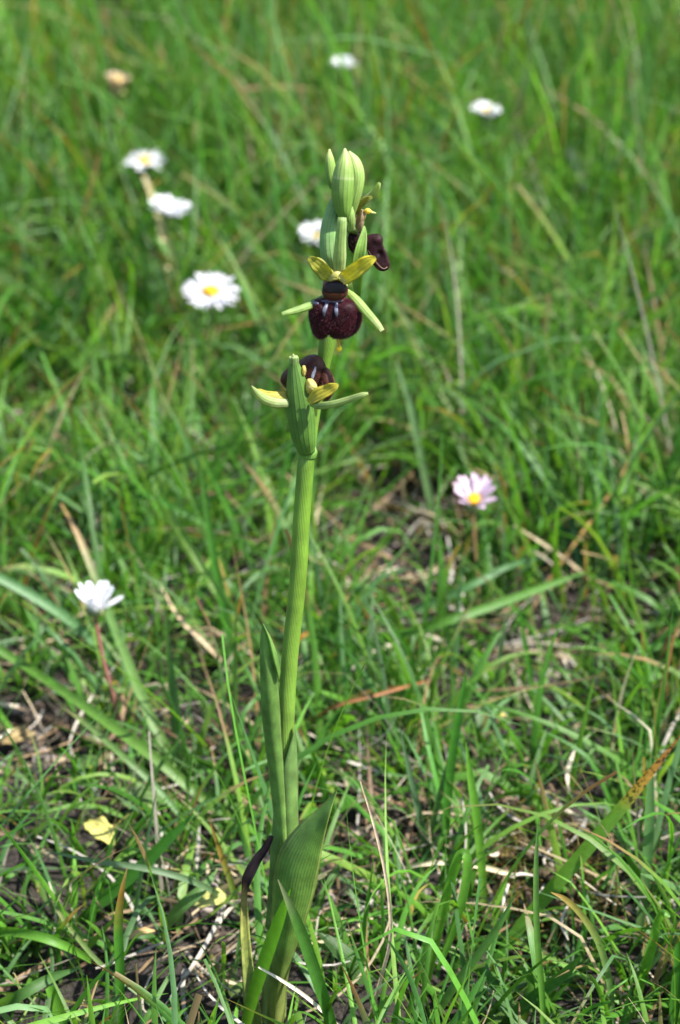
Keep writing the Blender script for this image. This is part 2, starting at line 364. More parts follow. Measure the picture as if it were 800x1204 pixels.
def make_crumbs():
    r = np.random.default_rng(5); n0 = 2600
    x = r.uniform(-.45, .45, n0); y = r.uniform(-.2, 1.1, n0)
    nb = 1300                                     # more of them on the bare patches
    k = r.integers(0, len(BARE), nb); B = np.array(BARE)[k]
    x[:nb] = B[:, 0] + r.normal(size=nb) * B[:, 2] * .6; y[:nb] = B[:, 1] + r.normal(size=nb) * B[:, 2] * .6
    R = .0006 + .0026 * r.random(n0) ** 3
    th = np.linspace(.15, np.pi - .15, 5); ph = np.linspace(0, 2 * np.pi, 7, endpoint=False)
    d = np.stack([np.sin(th)[:, None] * np.cos(ph), np.sin(th)[:, None] * np.sin(ph), np.repeat(np.cos(th)[:, None], 7, 1)], -1).reshape(-1, 3)
    V = d[None] * R[:, None, None] * (1 + .22 * r.normal(size=(n0, 35, 1))) * np.stack([1 + .4 * r.random(n0), np.ones(n0), .6 + .3 * r.random(n0)], -1)[:, None]
    V = V + np.stack([x, y, gz(x, y) + R * .35], -1)[:, None]
    F = grid_faces(5, 7, True)[None] + (np.arange(n0) * 35)[:, None, None]
    g = r.random((n0, 1)); c = np.where(g < .75, np.array([.028, .021, .016]) * (.6 + 1.4 * r.random((n0, 1))), np.array([.15, .125, .11]) * (.5 + r.random((n0, 1))))
    o = link('soil_crumbs', mesh_from('soil_crumbs', V.reshape(-1, 3), F.reshape(-1, 4), 'crumb', np.repeat(c, 35, 0)))
    o['kind'] = 'stuff'; tag(o, 'dark crumbs of bare soil between the grass tufts', 'soil')
make_crumbs()

# ------------------------------------------------------------------ what has to stay clear of loose blades: (px, py, rx, ry, y limit)
CLEAR = []; SEEN = []
for q in [(606, 1096, 14, 14), (625, 1074, 14, 14), (645, 1050, 14, 14), (665, 1026, 14, 14), (685, 1003, 14, 14), (708, 976, 14, 14), (730, 950, 13, 14), (750, 926, 12, 14), (772, 900, 11, 14), (792, 876, 10, 14), (318, 1130, 30, 60), (345, 1040, 42, 60), (335, 940, 30, 60), (332, 840, 30, 70), (345, 720, 22, 70), (357, 600, 20, 70), (362, 480, 75, 75), (395, 360, 60, 60), (408, 260, 50, 100)]:
    CLEAR.append((*q, 0.0))
for qx, qy, rx, ry, hh in [(118, 980, 16, 16, .012), (247, 1060, 18, 10, .010), (113, 730, 30, 46, .043), (117, 800, 9, 55, .030), (557, 602, 32, 38, .040), (248, 343, 36, 25, .052), (170, 190, 28, 19, .062), (199, 250, 24, 17, .074), (137, 106, 18, 19, .066),
          (403, 82, 20, 22, .072), (570, 130, 22, 20, .072), (370, 276, 20, 19, .052)]:
    CLEAR.append((qx, qy, rx, ry, G(qx, qy, hh)[1] + .004))

def blades(r, x, y, az, L, W, th0, k, cb, cm, ct, tip0, seg=8, daz=None, kink=None, twist=None, fold=.25, lift=0.0, blunt=None, clear=True, ncross=3):
    n = len(x); s = np.linspace(0, 1, seg + 1)[None]
    th = th0[:, None] + k[:, None] * s ** 1.5
    if kink is not None: th = th + kink[0][:, None] / (1 + np.exp(-(s - kink[1][:, None]) * 45))
    th = np.clip(th, -.3, 2.6)
    a = az[:, None] + (daz[:, None] if daz is not None else 0) * s
    t = np.stack([np.sin(th) * np.cos(a), np.sin(th) * np.sin(a), np.cos(th)], -1)
    c = np.cumsum(t * (L / seg)[:, None, None], 1); c = c - c[:, :1]
    c = c + np.stack([x, y, gz(x, y) - .001 + lift], -1)[:, None]
    fl = gz(c[..., 0], c[..., 1]) + .0012
    z = c[..., 2]; c[..., 2] = np.where(s > .15, np.maximum(z, fl + .002 * (s - .15)), z)
    keep = np.ones(n, bool)
    if clear:
        px, py, dp = proj(c)
        for qx, qy, rx, ry, yl in CLEAR:
            hit = (((px - qx) / rx) ** 2 + ((py - qy) / ry) ** 2 < 1) & (c[..., 1] < yl)
            keep &= ~hit.any(1)
        lucky = r.random(n) < .35
        for qx, qy, rx, ry, yl in SEEN:
            sel = np.where((np.abs(py[:, seg] - qy) < 400) & keep & ~lucky)[0]
            hit = (((px[sel] - qx) / rx) ** 2 + ((py[sel] - qy) / ry) ** 2 < 1) & (c[sel][..., 1] < yl)
            keep[sel[hit.any(1)]] = False
        keep &= ~((dp < .40) & (px > -200) & (px < 1000)).any(1)
    c, t, a, W = c[keep], t[keep], a[keep], W[keep]; n = len(c)
    cb, cm, ct, tip0 = cb[keep], cm[keep], ct[keep], tip0[keep]
    s0 = np.stack([-np.sin(a), np.cos(a), np.zeros_like(a)], -1); nn = np.cross(s0, t)
    tw = (twist[keep][:, None] if twist is not None else 0) * (s * 1.0) + (r.normal(size=(n, 1)) * .5)
    sd = s0 * np.cos(tw)[..., None] + nn * np.sin(tw)[..., None]; nn = np.cross(sd, t)
    pr = (.65 + .35 * np.minimum(1, s / .2)) * (1 - s ** 2.6) ** .85
    if blunt is not None: pr = np.where(blunt[keep][:, None], (.65 + .35 * np.minimum(1, s / .2)) * (1 - .45 * s), pr)
    w = (W[:, None] * np.maximum(pr, .03))[..., None] * .5
    us = np.linspace(-1, 1, ncross)
    V = np.stack([c + sd * w * u_ + nn * w * fold * abs(u_) for u_ in us], 2)
    sp = np.broadcast_to(s, (n, seg + 1))
    low = np.clip(sp / .22, 0, 1)[..., None]; hi = np.clip((sp - tip0[:, None]) / .12, 0, 1)[..., None]
    C = (cb[:, None] * (1 - low) + cm[:, None] * low) * (1 - hi) + ct[:, None] * hi
    C = np.repeat(C[:, :, None], ncross, 2)
    U = np.stack(np.broadcast_arrays((us * .5 + .5)[None, None], sp[..., None]), -1)
    F = grid_faces(seg + 1, ncross, False)[None] + (np.arange(n) * (seg + 1) * ncross)[:, None, None]
    return V.reshape(-1, 3), F.reshape(-1, 4), C.reshape(-1, 3), U.reshape(-1, 2)

def grass_colours(r, n, dry):
    g = np.array([[.074, .202, .022], [.058, .175, .020], [.106, .242, .026], [.108, .214, .074], [.070, .168, .048], [.140, .248, .034]])
    i = r.choice(len(g), n, p=[.30, .25, .18, .10, .09, .08]); cm = g[i] * r.uniform(.75, 1.25, (n, 1)) * r.uniform(.93, 1.07, (n, 3))
    cb = cm * .45 + np.array([.16, .17, .07]) * .55
    rb = r.random((n, 1)); ct = np.where(rb < .5, np.array([.30, .20, .085]), np.array([.20, .10, .03])) * r.uniform(.7, 1.2, (n, 1))
    tip0 = np.where(r.random(n) < .24, r.uniform(.55, .95, n), 1.2)
    d = r.random(n) < dry
    sc = np.array([[.42, .33, .19], [.50, .43, .31], [.30, .19, .09], [.36, .32, .26]])[r.integers(0, 4, n)] * r.uniform(.6, 1.15, (n, 1))
    cm[d] = sc[d]; cb[d] = sc[d] * .8; ct[d] = sc[d] * .8
    return cb, cm, ct, tip0

def make_grass():
    r = np.random.default_rng(21)
    # tufts over the part of the meadow that is looked at
    nt = 11500
    tx = r.uniform(-.38, .38, nt); ty = r.uniform(-.20, 1.15, nt) ; b = bareness(tx, ty)
    far = np.clip((ty - .10) / .45, 0, 1)
    pn = .5 + .5 * np.sin(tx * 55 + 3) * np.cos(ty * 47 + 1)
    keep = r.random(nt) > b * .95 + (1 - far) * .12 * pn
    keep &= ~((np.abs(tx + .017) < .012) & (np.abs(ty) < .012))
    tx, ty, far = tx[keep], ty[keep], far[keep]; nt = len(tx)
    cnt = r.integers(3, 8, nt) + (far * 4).astype(int)
    id_ = np.repeat(np.arange(nt), cnt); n = len(id_)
    x = tx[id_] + r.normal(size=n) * .0035; y = ty[id_] + r.normal(size=n) * .0035; fr = far[id_]
    tuft_l = r.uniform(.6, 1.35, nt)[id_]; tuft_w = r.uniform(.6, 1.3, nt)[id_]; lean_az = r.uniform(0, 2 * np.pi, nt)[id_]
    az = np.where(r.random(n) < .55, lean_az + r.normal(size=n) * .6, r.uniform(0, 2 * np.pi, n))
    L = (.028 + .032 * r.random(n) + fr * (.026 + .034 * r.random(n))) * tuft_l
    lng = r.random(n) < .13 - .08 * fr; L[lng] *= 1.6
    nearcut = np.clip((y + .02) / -.1, 0, 1); L *= 1 - .45 * nearcut
    for bx, by, br in BARE: L *= 1 - .34 * np.exp(-(((x - bx) / (br * 1.1)) ** 2 + ((y - by + .035) / (.03 + br)) ** 2) ** 2)
    W = (.0009 + .0013 * r.random(n)) * tuft_w * (1 + .08 * fr)
    wide = r.random(n) < .08; W[wide] *= 1.6
    th0 = (np.abs(r.normal(size=n)) * .38 + .08 + (r.random(n) < .2) * r.uniform(.3, .8, n)) * (1 - .3 * fr); k = r.gamma(2, .38, n) * (1 - .3 * fr)
    kk = np.where(r.random(n) < .16, r.uniform(.4, 1.9, n), 0); ks = r.uniform(.35, .8, n)
    cb, cm, ct, tip0 = grass_colours(r, n, .065 - .048 * fr)
    dry = cm[:, 0] > cm[:, 1] * .95; W[dry] *= .6
    # tufts share a tint
    tint = r.uniform(.8, 1.2, (nt, 1))[id_] * np.array([1, 1, 1]); cm = cm * tint
    bl = r.random(n) < .12
    dz, tz = r.normal(size=n) * .5, r.normal(size=n) * 1.1; A = []
    for sel, sg in ((y < .27, 8), (y >= .27, 5)):
        A.append(blades(r, x[sel], y[sel], az[sel], L[sel], W[sel], th0[sel], k[sel], cb[sel], cm[sel], ct[sel], tip0[sel], seg=sg, daz=dz[sel], kink=(kk[sel], ks[sel]), twist=tz[sel], fold=.3, blunt=bl[sel]))
    # the meadow further round about
    n2 = 46000; R = 2.6
    x2 = r.uniform(-R, R, n2); y2 = r.uniform(-1.3, R, n2)
    out = ~((np.abs(x2) < .38) & (y2 > -.20) & (y2 < 1.15)) & (x2 ** 2 + (y2 - .3) ** 2 < R * R) & ((x2 ** 2 + (y2 + .505) ** 2 > .02))
    x2, y2 = x2[out], y2[out]; n2 = len(x2)
    cb, cm, ct, tip0 = grass_colours(r, n2, .07)
    L2 = r.uniform(.03, .085, n2); L2 *= np.where((y2 < -.2) & (np.abs(x2) < .4), .6, 1)
    B = blades(r, x2, y2, r.uniform(0, 6.283, n2), L2, r.uniform(.0014, .0032, n2), np.abs(r.normal(size=n2)) * .4 + .1, r.gamma(2, .4, n2),
               cb, cm, ct, tip0, seg=4, twist=r.normal(size=n2), fold=.3, ncross=2)
    V, F, C, U = merge(A + [B])
    o = link('meadow_grass', mesh_from('meadow_grass', V, F, 'grass', C, U)); o['kind'] = 'stuff'
    tag(o, 'short green meadow grass growing in tufts all around the orchid', 'grass')
    # dead straw lying between the tufts
    n3 = 5200; x3 = r.uniform(-.46, .46, n3); y3 = r.uniform(-.25, 1.2, n3)
    k3 = r.integers(0, len(BARE), 600); Bq = np.array(BARE)[k3]
    x3[:600] = Bq[:, 0] + r.normal(size=600) * Bq[:, 2] * .9; y3[:600] = Bq[:, 1] + r.normal(size=600) * Bq[:, 2] * .9
    sc = np.array([[.40, .32, .20], [.52, .45, .34], [.26, .17, .09], [.36, .33, .28], [.42, .38, .31], [.17, .11, .065]])[r.choice(6, n3, p=[.27, .12, .24, .16, .03, .18])] * r.uniform(.5, 1.0, (n3, 1))
    S = blades(r, x3, y3, r.uniform(0, 6.283, n3), r.uniform(.008, .05, n3), r.uniform(.0004, .0015, n3), r.normal(size=n3) * .16 + 1.45, r.normal(size=n3) * .35,
               sc * .8, sc, sc * .8, np.full(n3, 1.2), seg=6, daz=r.normal(size=n3) * .7, twist=r.normal(size=n3) * 1.5, fold=.4, lift=r.uniform(.001, .011, n3), blunt=r.random(n3) < .6)
    o = link('dead_straw', mesh_from('dead_straw', S[0], S[1], 'straw', S[2], S[3])); o['kind'] = 'stuff'
    tag(o, 'pale dead straw lying in a loose layer between the grass tufts', 'straw')
    # low leafy ground cover: short broad blades close to the soil
    n4 = 2600; x4 = r.uniform(-.45, .45, n4); y4 = r.uniform(-.2, 1.1, n4); kp = r.random(n4) > bareness(x4, y4) * .9
    x4, y4 = x4[kp], y4[kp]; n4 = len(x4)
    big = (r.random(n4) < .14) * r.uniform(.3, 1.0, n4)
    g4 = np.array([[.08, .15, .03], [.06, .13, .03], [.13, .19, .05], [.20, .21, .06]])[r.choice(4, n4, p=[.4, .35, .18, .07])] * r.uniform(.75, 1.2, (n4, 1))
    S = blades(r, x4, y4, r.uniform(0, 6.283, n4), r.uniform(.006, .014, n4) * (1 + big), r.uniform(.0018, .0042, n4) * (1 + big), r.uniform(.5, 1.2, n4), r.uniform(.1, .9, n4),
               g4, g4, g4 * .9, np.full(n4, 1.2), seg=5, twist=r.normal(size=n4) * .3, fold=.2, lift=.002, ncross=5)
    o = link('low_leaves', mesh_from('low_leaves', S[0], S[1], 'grass', S[2], S[3])); o['kind'] = 'stuff'
    tag(o, 'tiny broad leaves of low herbs hugging the soil under the grass', 'ground cover')

# ------------------------------------------------------------------ the orchid
GR = (.105, .230, .030)
def make_orchid():
    global LEAN
    LEAN = 0.045
    base = P(322, 1212, 0.0); base[2] = float(gz(base[0], base[1])) - .002
    root = thing('spider_orchid', base, 'tall flowering orchid with dark maroon velvet lips on one upright green stem', 'orchid')
    s = mpp(0.0)
    def path(pts, Y=0.0): return [P(a, b, (Y if not isinstance(Y, (list, tuple)) else Y[i])) for i, (a, b) in enumerate(pts)]
    # stem
    st = [(322, 1212), (326, 1120), (332, 1030), (335, 940), (336, 870), (340.3, 780), (349.8, 690), (355.6, 600), (361, 535), (366, 505), (374, 465), (381, 425), (387, 390), (393, 340), (398, 290), (404, 240)]
    rd = [14, 13, 11.5, 10, 9.8, 9.8, 10.0, 10.0, 9.8, 8, 6.5, 8.5, 10, 8.5, 7, 6]
    yy = [0] * 9 + [.002, .003, .0025, .002, .003, .003, .002]
    stem = part('stem', tube(path(st, yy), np.array(rd) * s, [(0, (.20, .25, .07)), (.12, (.15, .25, .045)), (.4, (.125, .225, .024)), (.55, (.108, .205, .022)), (1, (.13, .225, .033))], n=90, m=24), 'stem', root)
    part('node', tube(path([(361.5, 538), (362, 531), (362.5, 525)]), np.array([10.4, 11.6, 9]) * s, [(0, (.12, .25, .04)), (1, (.16, .27, .06))], n=10, m=20), 'stem', stem)
    # leaves clasping the stem
    lf = part('lower_leaf', edge_leaf([(303, 1212), (310, 1150), (317, 1095), (320, 1045), (328, 1001), (353, 968), (374, 951), (396.5, 928)],
                                      [(334, 1212), (339, 1150), (352, 1105), (364, 1070), (373, 1035), (381, 989), (389, 955), (397.5, 927)],
                                      [.004, .002, -.003, -.006, -.007, -.008, -.010], [-.002, -.004, -.006, -.008, -.010, -.012, -.0105], [.0045, .0048, .0035, .002, .0005, .0],
                                      [(0, (.27, .30, .085)), (.14, (.19, .25, .055)), (.3, (.14, .25, .045)), (.7, (.12, .23, .04)), (1, (.14, .26, .045))], thick=.0005, edge=(.28, .33, .09)), 'leaf', root)
    part('sheath', tube(path([(327, 1090), (331, 1040), (334, 980), (338, 930), (340, 905)]), np.array([15, 15, 14.5, 13, 11.2]) * s, [(0, (.13, .22, .05)), (1, (.115, .225, .045))], n=24, m=24), 'leaf', root)
    up = part('upper_leaf', edge_leaf([(327, 1010), (322, 960), (315, 900), (308, 840), (306, 790), (306, 755), (308.5, 733)],
                                      [(338, 1010), (336, 950), (334, 905), (331, 860), (328, 810), (322, 770), (309.5, 733)],
                                      [-.001, -.001, -.002, -.003, -.004, -.005], [-.003, -.003, -.003, -.003, -.003, -.005], [.0008, .001, .0014, .0016, .001, 0],
                                      [(0, (.15, .265, .055)), (.5, (.135, .255, .05)), (1, (.15, .28, .06))], thick=.00045, edge=(.22, .33, .10)), 'leaf', root)
    part('fold', edge_leaf([(309, 734), (315, 750), (320, 775), (325, 792), (328, 798)], [(309.8, 733), (320, 752), (327, 772), (330, 788), (329, 798)],
                           [-.0052, -.0045, -.004], [-.0052, -.0035, -.0035], [.0, .0012, .0006], [(0, (.15, .27, .06)), (1, (.11, .22, .04))], edge=(.24, .36, .11)), 'leaf', up)
    part('leaf_margin', edge_leaf([(338, 1008), (335, 940), (333.5, 907), (338, 886), (344, 866), (346.5, 853)], [(353, 1008), (351, 950), (350.5, 905), (349.5, 880), (348.5, 863), (347.2, 852)],
                                  [-.003, -.003, -.003, -.0025, -.002], [-.001, -.001, -.001, -.001, -.0015], [.0009, .0009, .0009, .0006, 0],
                                  [(0, (.13, .23, .05)), (.6, (.16, .27, .075)), (1, (.15, .28, .07))], edge=(.27, .36, .14)), 'leaf', up)
    wl_ = part('withered_leaf', ribbon(path([(298, 1212), (292, 1150), (288, 1090), (288, 1052), (292, 1033), (303, 1012), (314, 998), (321, 983)], [-.006, -.008, -.009, -.010, -.010, -.008, -.007, -.006]),
                                 np.array([20, 15, 11, 8, 12, 11, 13, 4]) * s, [(0, (.17, .22, .06)), (.25, (.20, .22, .055)), (.42, (.17, .14, .04)), (.49, (.05, .03, .02)), (.54, (.007, .005, .006)), (1, (.005, .004, .005))],
                                 face=(.35, -1, .2), curl=.7, thick=.0006, n=40, m=9, twist=1.1, wave=.30), 'withered', root)
    wl_['label'] = 'withered lower leaf with a blackened twisted tip'

    # ---------------- flower low on the spike, turned away: seen from behind its bract
    f1 = part('flower', tube(path([(366, 512), (367, 490), (367, 470), (366, 452)], [.001, 0, -.001, -.002]), np.array([4, 6, 7, 7.5]) * s, [(0, (.12, .24, .04)), (1, (.30, .30, .08))], n=16, m=14), 'stem', root)
    f1['label'] = 'lowest flower, turned away so that its dark lip shows above the bract'
    br = part('bract', tube(path([(361, 532), (358, 518), (355.5, 500), (353, 480), (350, 458), (347.5, 438), (346.5, 428), (346, 419)], [-.002, -.003, -.0035, -.004, -.0045, -.005, -.0055, -.006]),
                            np.array([9.5, 13.2, 15.4, 15.6, 13.0, 9.0, 5.6, 4.4]) * s, [(0, (.085, .175, .026)), (.5, (.066, .142, .020)), (.85, (.09, .175, .03)), (1, (.24, .32, .10))], n=40, m=28, ridge=.025, ridges=6, flat=.8), 'bud', root)
    part('bract_tip', [ribbon(path([(346 + d, 428), (345.5 + d * 1.3, 421), (345 + d * 1.5, 416 + abs(d))], [-.006, -.0062, -.006]), np.array([4, 4, 1.5]) * s, [(0, (.22, .34, .09)), (1, (.38, .45, .20))], thick=.0003, n=8, m=5) for d in (-3, 0, 3.2)], 'sepal', br)
    lipg = merge([dome([(330, 448), (334, 437), (347, 428), (358, 420), (368, 416.5), (377, 420), (383, 429), (384, 442), (380, 458), (370, 466), (352, 464), (339, 459)], -.0005, .0042, .003, (.026, .007, .0055), (.05, .018, .012), humps=((368, 426, 9, .0008),)),
                  dome([(374, 446), (378, 436), (384, 432), (390, 438), (394, 449), (393, 461), (386, 471), (377, 469), (372, 460)], -.0018, .0026, .003, (.035, .010, .007), (.075, .030, .018))])
    lip = part('lip', lipg, 'lip', f1)
    part('lip_hair', hairs(lipg, 5200, .00030, (.09, .030, .020), (.17, .075, .045), 1), 'hair', lip)['kind'] = 'stuff'
    pts = [onto(lip.data, *q) for q in ((371, 431), (370, 436), (368, 441), (367, 447))]
    if all(p is not None for p in pts): part('mirror_or_glint', ribbon(pts, np.array([2.2, 3.6, 4.2, 2.0]) * s, [(0, (.15, .16, .20)), (1, (.2, .21, .26))], thick=.0002, n=14, m=7), 'mirror', lip)
    part('column', [dome([(360, 447), (366, 445), (371, 449), (373.5, 456), (370, 462), (363, 464), (359, 458)], -.0052, .0016, .001, (.50, .44, .16), (.46, .42, .14), n=8, m=28), dome([(355, 431), (359, 430), (360.5, 437), (358, 443), (355, 440)], -.0050, .0012, .001, (.46, .36, .10), (.42, .36, .1), n=6, m=20)], 'petal', f1)
    YP = [(0, (.44, .40, .055)), (.5, (.45, .38, .035)), (1, (.38, .34, .035))]
    SP = [(0, (.24, .34, .10)), (.6, (.28, .36, .12)), (1, (.33, .40, .15))]
    part('petal', ribbon(path([(363, 473), (373, 465), (385, 459), (393, 455), (398, 452)], [-.007, -.008, -.0085, -.009, -.009]), np.array([7, 16, 15, 11, 2.5]) * s, YP, face=(.1, -.8, .55), curl=.25, n=22, m=9, wave=.07), 'petal', f1)
    part('petal', ribbon(path([(343, 464), (328, 466), (315, 465), (306, 461), (300, 459)], [-.004, -.005, -.006, -.0065, -.007]), np.array([10, 13, 11, 8, 2.5]) * s, [(0, (.46, .40, .06)), (1, (.42, .35, .04))], face=(0, -.6, .8), curl=.2, n=22, m=9, wave=.05), 'petal', f1)
    part('sepal', tube(path([(366, 475), (375, 477), (390, 475.5), (410, 470), (425, 465), (433, 462.5)], [-.006, -.008, -.010, -.011, -.012, -.012]), np.array([3.2, 4.4, 4.3, 4.1, 3.6, 1.6]) * s, SP, n=30, m=14, flat=.7), 'sepal', f1)
    part('sepal', ribbon(path([(340, 474), (325, 474), (312, 470), (302, 462), (296, 454)], [-.0055, -.0065, -.008, -.009, -.0095]), np.array([10, 13, 12, 9, 2]) * s, [(0, (.34, .40, .17)), (1, (.30, .38, .12))], face=(0, -.9, .35), curl=-.35, thick=.0006, n=24, m=9), 'sepal', f1)

    # ---------------- middle flower, facing the light with its shield-shaped lip
    f2 = part('flower', tube(path([(396, 322), (394, 332), (393.5, 342), (394, 352)], [-.0045, -.0062, -.0062, -.005]), np.array([9, 13, 14, 12]) * s, [(0, (.10, .05, .02)), (.5, (.06, .012, .006)), (1, (.14, .035, .008))], n=16, m=20, flat=.8), 'glossy_lip', root)
    f2['label'] = 'middle flower with shield-shaped maroon lip and blue-grey marks'
    lg = dome([(394, 349), (407, 350), (418, 353), (425, 363), (426, 376), (421, 389), (410, 397), (399, 399), (391, 397.5), (386.5, 393), (382, 397.5), (375, 399), (368.5, 393), (364.5, 380), (363, 366), (366, 354), (374, 351), (384, 350)],
              -.0045, .0040, .0018, (.012, .0016, .002), (.020, .0025, .005), n=18, m=90, power=3.2, wrinkle=.00010, humps=((371, 359, 8, .0007), (417, 360, 8, .0007)), tilt=-.0006)
    lip = part('lip', lg, 'lip', f2)
    part('lip_hair', hairs(lg, 11000, .00045, (.012, .002, .003), (.17, .034, .052), 2), 'hair', lip)['kind'] = 'stuff'
    for ss in ([(385, 354), (384, 359), (381.5, 365), (381, 372)], [(396, 354), (395.5, 359), (395.5, 366), (396, 373)]):
        pts = [onto(lip.data, *q, lift=.00022) for q in ss]
        part('mirror_or_glint', ribbon(pts, np.array([4.4, 4.0, 4.8, 2.4]) * s, [(0, (.06, .06, .085)), (.6, (.095, .098, .13)), (1, (.04, .035, .045))], thick=.0004, n=16, m=7, curl=.1), 'mirror', lip)
    pts = [onto(lip.data, *q, lift=.00022) for q in ((378, 354), (386, 354.5), (395, 354.5), (404, 353))]
    part('mirror_or_glint', ribbon(pts, np.array([2, 4.6, 5.0, 2]) * s, [(0, (.05, .05, .07)), (.5, (.085, .088, .115)), (1, (.05, .05, .07))], thick=.0003, n=16, m=7), 'mirror', lip)
    part('mirror_or_glint', ribbon([onto(lip.data, *q, lift=.0002) for q in ((368, 358), (371, 356.5), (375, 357))], np.array([2, 4.5, 2]) * s, [(0, (.11, .10, .14)), (1, (.12, .11, .15))], thick=.0003, n=10, m=7), 'mirror', lip)  # left shoulder highlight painted on as a pale strip, apart from the mirror
    part('stigma_cavity', [dome([(380, 337), (386, 332), (394, 331), (402, 332), (408.5, 337), (409, 345), (404, 351), (394, 353.5), (384, 351), (379, 345)], -.0076, .0008, .001, (.10, .026, .006), (.03, .008, .005), n=8, m=32),
                           dome([(380.5, 336), (386, 332), (394, 331), (402, 332), (408, 336), (408, 342), (402, 345), (394, 346), (386, 345), (380.5, 342)], -.0082, .0003, .001, (.006, .003, .003), (.014, .004, .004), n=8, m=32)], 'glossy_lip', f2)
    part('column', dome([(386, 328), (389, 321), (394, 317), (399, 317.5), (404, 323), (408, 330), (409, 337), (405, 333), (400, 330), (394, 329.5), (388, 331)], -.0082, .0013, .0012, (.52, .47, .09), (.50, .46, .20), n=10, m=40), 'petal', f2)
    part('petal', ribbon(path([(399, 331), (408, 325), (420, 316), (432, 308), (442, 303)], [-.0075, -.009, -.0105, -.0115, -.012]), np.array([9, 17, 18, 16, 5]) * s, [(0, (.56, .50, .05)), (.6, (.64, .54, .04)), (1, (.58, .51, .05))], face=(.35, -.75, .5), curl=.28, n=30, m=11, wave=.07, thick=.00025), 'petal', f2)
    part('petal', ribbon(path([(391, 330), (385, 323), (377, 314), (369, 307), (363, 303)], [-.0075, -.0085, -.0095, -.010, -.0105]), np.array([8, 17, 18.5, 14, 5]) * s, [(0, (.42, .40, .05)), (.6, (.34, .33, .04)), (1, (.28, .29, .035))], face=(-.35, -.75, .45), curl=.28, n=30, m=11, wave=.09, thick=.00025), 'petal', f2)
    part('sepal', ribbon(path([(399, 324), (399.5, 305), (400.5, 285), (402, 265), (402.5, 255.5)], [-.0078, -.0095, -.0102, -.0105, -.0103]), np.array([13, 15.5, 13.5, 12.2, 10.5]) * s, [(0, (.42, .46, .20)), (.15, (.32, .40, .13)), (.6, (.25, .36, .10)), (1, (.27, .38, .12))], face=(0, -1, .1), curl=-.35, n=28, m=9, thick=.0008, edge=(.42, .50, .25)), 'sepal', f2)
    part('sepal', ribbon(path([(386, 347), (375, 354), (360, 360.5), (345, 365.5), (332, 369)], [-.004, -.005, -.0075, -.009, -.010]), np.array([8, 10.5, 10, 8.5, 5]) * s, [(0, (.20, .31, .07)), (.6, (.23, .34, .09)), (1, (.28, .38, .12))], face=(0, -.8, .6), curl=-.4, n=26, m=9, thick=.0008), 'sepal', f2)
    part('sepal', ribbon(path([(408, 341), (419, 351), (431, 365), (442, 378), (450, 388.5)], [-.004, -.0055, -.007, -.0085, -.0095]), np.array([8, 12.5, 12.5, 11, 7.5]) * s, [(0, (.26, .35, .09)), (.6, (.27, .37, .10)), (1, (.36, .43, .17))], face=(.4, -.7, .65), curl=-.4, n=26, m=9, thick=.0008), 'sepal', f2)
    po = part('pollinium', tube(path([(395, 390), (397, 398), (398.5, 404), (399, 409)], [-.0045, -.0048, -.0042, -.0036]), np.array([1.8, 1.7, 1.5, 2.0]) * s, [(0, (.60, .50, .10)), (1, (.70, .50, .03))], n=8, m=8), 'petal', f2)
    part('pollen_mass', ball(P(399, 410, -.0037), 3.6 * s, (.75, .52, .02), (1, 1, 1.15)), 'disc', po)

    # ---------------- ovary and bract behind the middle flower
    part('ovary', tube(path([(394, 318), (389, 300), (387.5, 280), (389, 260), (395, 240), (399, 228)], [-.0015, -.003, -.003, -.0025, -.002, -.002]), np.array([8, 11.5, 11, 9.5, 8, 5]) * s, [(0, (.22, .33, .12)), (.4, (.155, .275, .085)), (1, (.13, .25, .055))], n=28, m=22, ridge=.03, ridges=6), 'bud', root)
    # ---------------- highest open flower, turned aside
    f3 = part('flower', tube(path([(414, 272), (418, 264), (424, 255), (427, 247)], [.001, .002, .002, .002]), np.array([8, 7, 6, 5]) * s, [(0, (.22, .30, .10)), (.5, (.42, .24, .14)), (1, (.38, .36, .15))], n=16, m=14), 'petal', root)
    f3['label'] = 'topmost open flower, turned aside, its glossy dark lip seen edge on'
    l3 = merge([dome([(410, 276), (417, 272), (426, 273), (431, 281), (430, 293), (425, 304), (417, 300), (410, 290)], .002, .0012, .002, wrinkle=.00006, cin=(.009, .003, .003), cout=(.015, .005, .005), m=40),
                dome([(430, 278), (437, 275.5), (445, 275), (450, 280), (450.5, 288), (454, 296), (457.5, 306), (458, 314), (453, 318.5), (446, 318), (439, 311), (434, 301), (431, 290)], .0015, .0005, .0005, (.010, .0025, .0035), (.024, .007, .008), m=64, n=16, power=9, wrinkle=.00005, humps=((442, 282, 5, .0004), (446, 298, 4, -.0005)), tilt=.0012)])
    lip = part('lip', l3, 'lip', f3)
    part('lip_hair', hairs(l3, 4200, .00032, (.02, .004, .006), (.08, .025, .03), 3), 'hair', lip)['kind'] = 'stuff'
    part('lip_margin', tube(path([(432.5, 294), (438.5, 303), (446, 312.5), (451.5, 316), (455.5, 314)], [.0002, .0002, .0002, .0002, .0004]), np.array([.5, .7, .8, .7, .8]) * s, [(0, (.10, .05, .035)), (1, (.24, .16, .11))], n=24, m=8), 'petal', lip)
    part('column', [dome([(421, 262), (423, 253), (427, 247), (431, 250), (429, 257), (428, 264), (425, 271), (420, 273), (419, 267)], .0006, .0012, .0012, (.30, .20, .11), (.36, .28, .16), n=8, m=30),
                    ball(P(432.5, 248, 0), 4.4 * s * .9, (.62, .46, .06), (1.2, 1, .9))], 'petal', f3)
    part('beak', tube(path([(436, 249), (439, 250), (442.5, 250.5)], 0), np.array([1.8, 1.2, .7]) * s, [(0, (.5, .48, .15)), (1, (.45, .48, .2))], n=8, m=8), 'petal', f3)
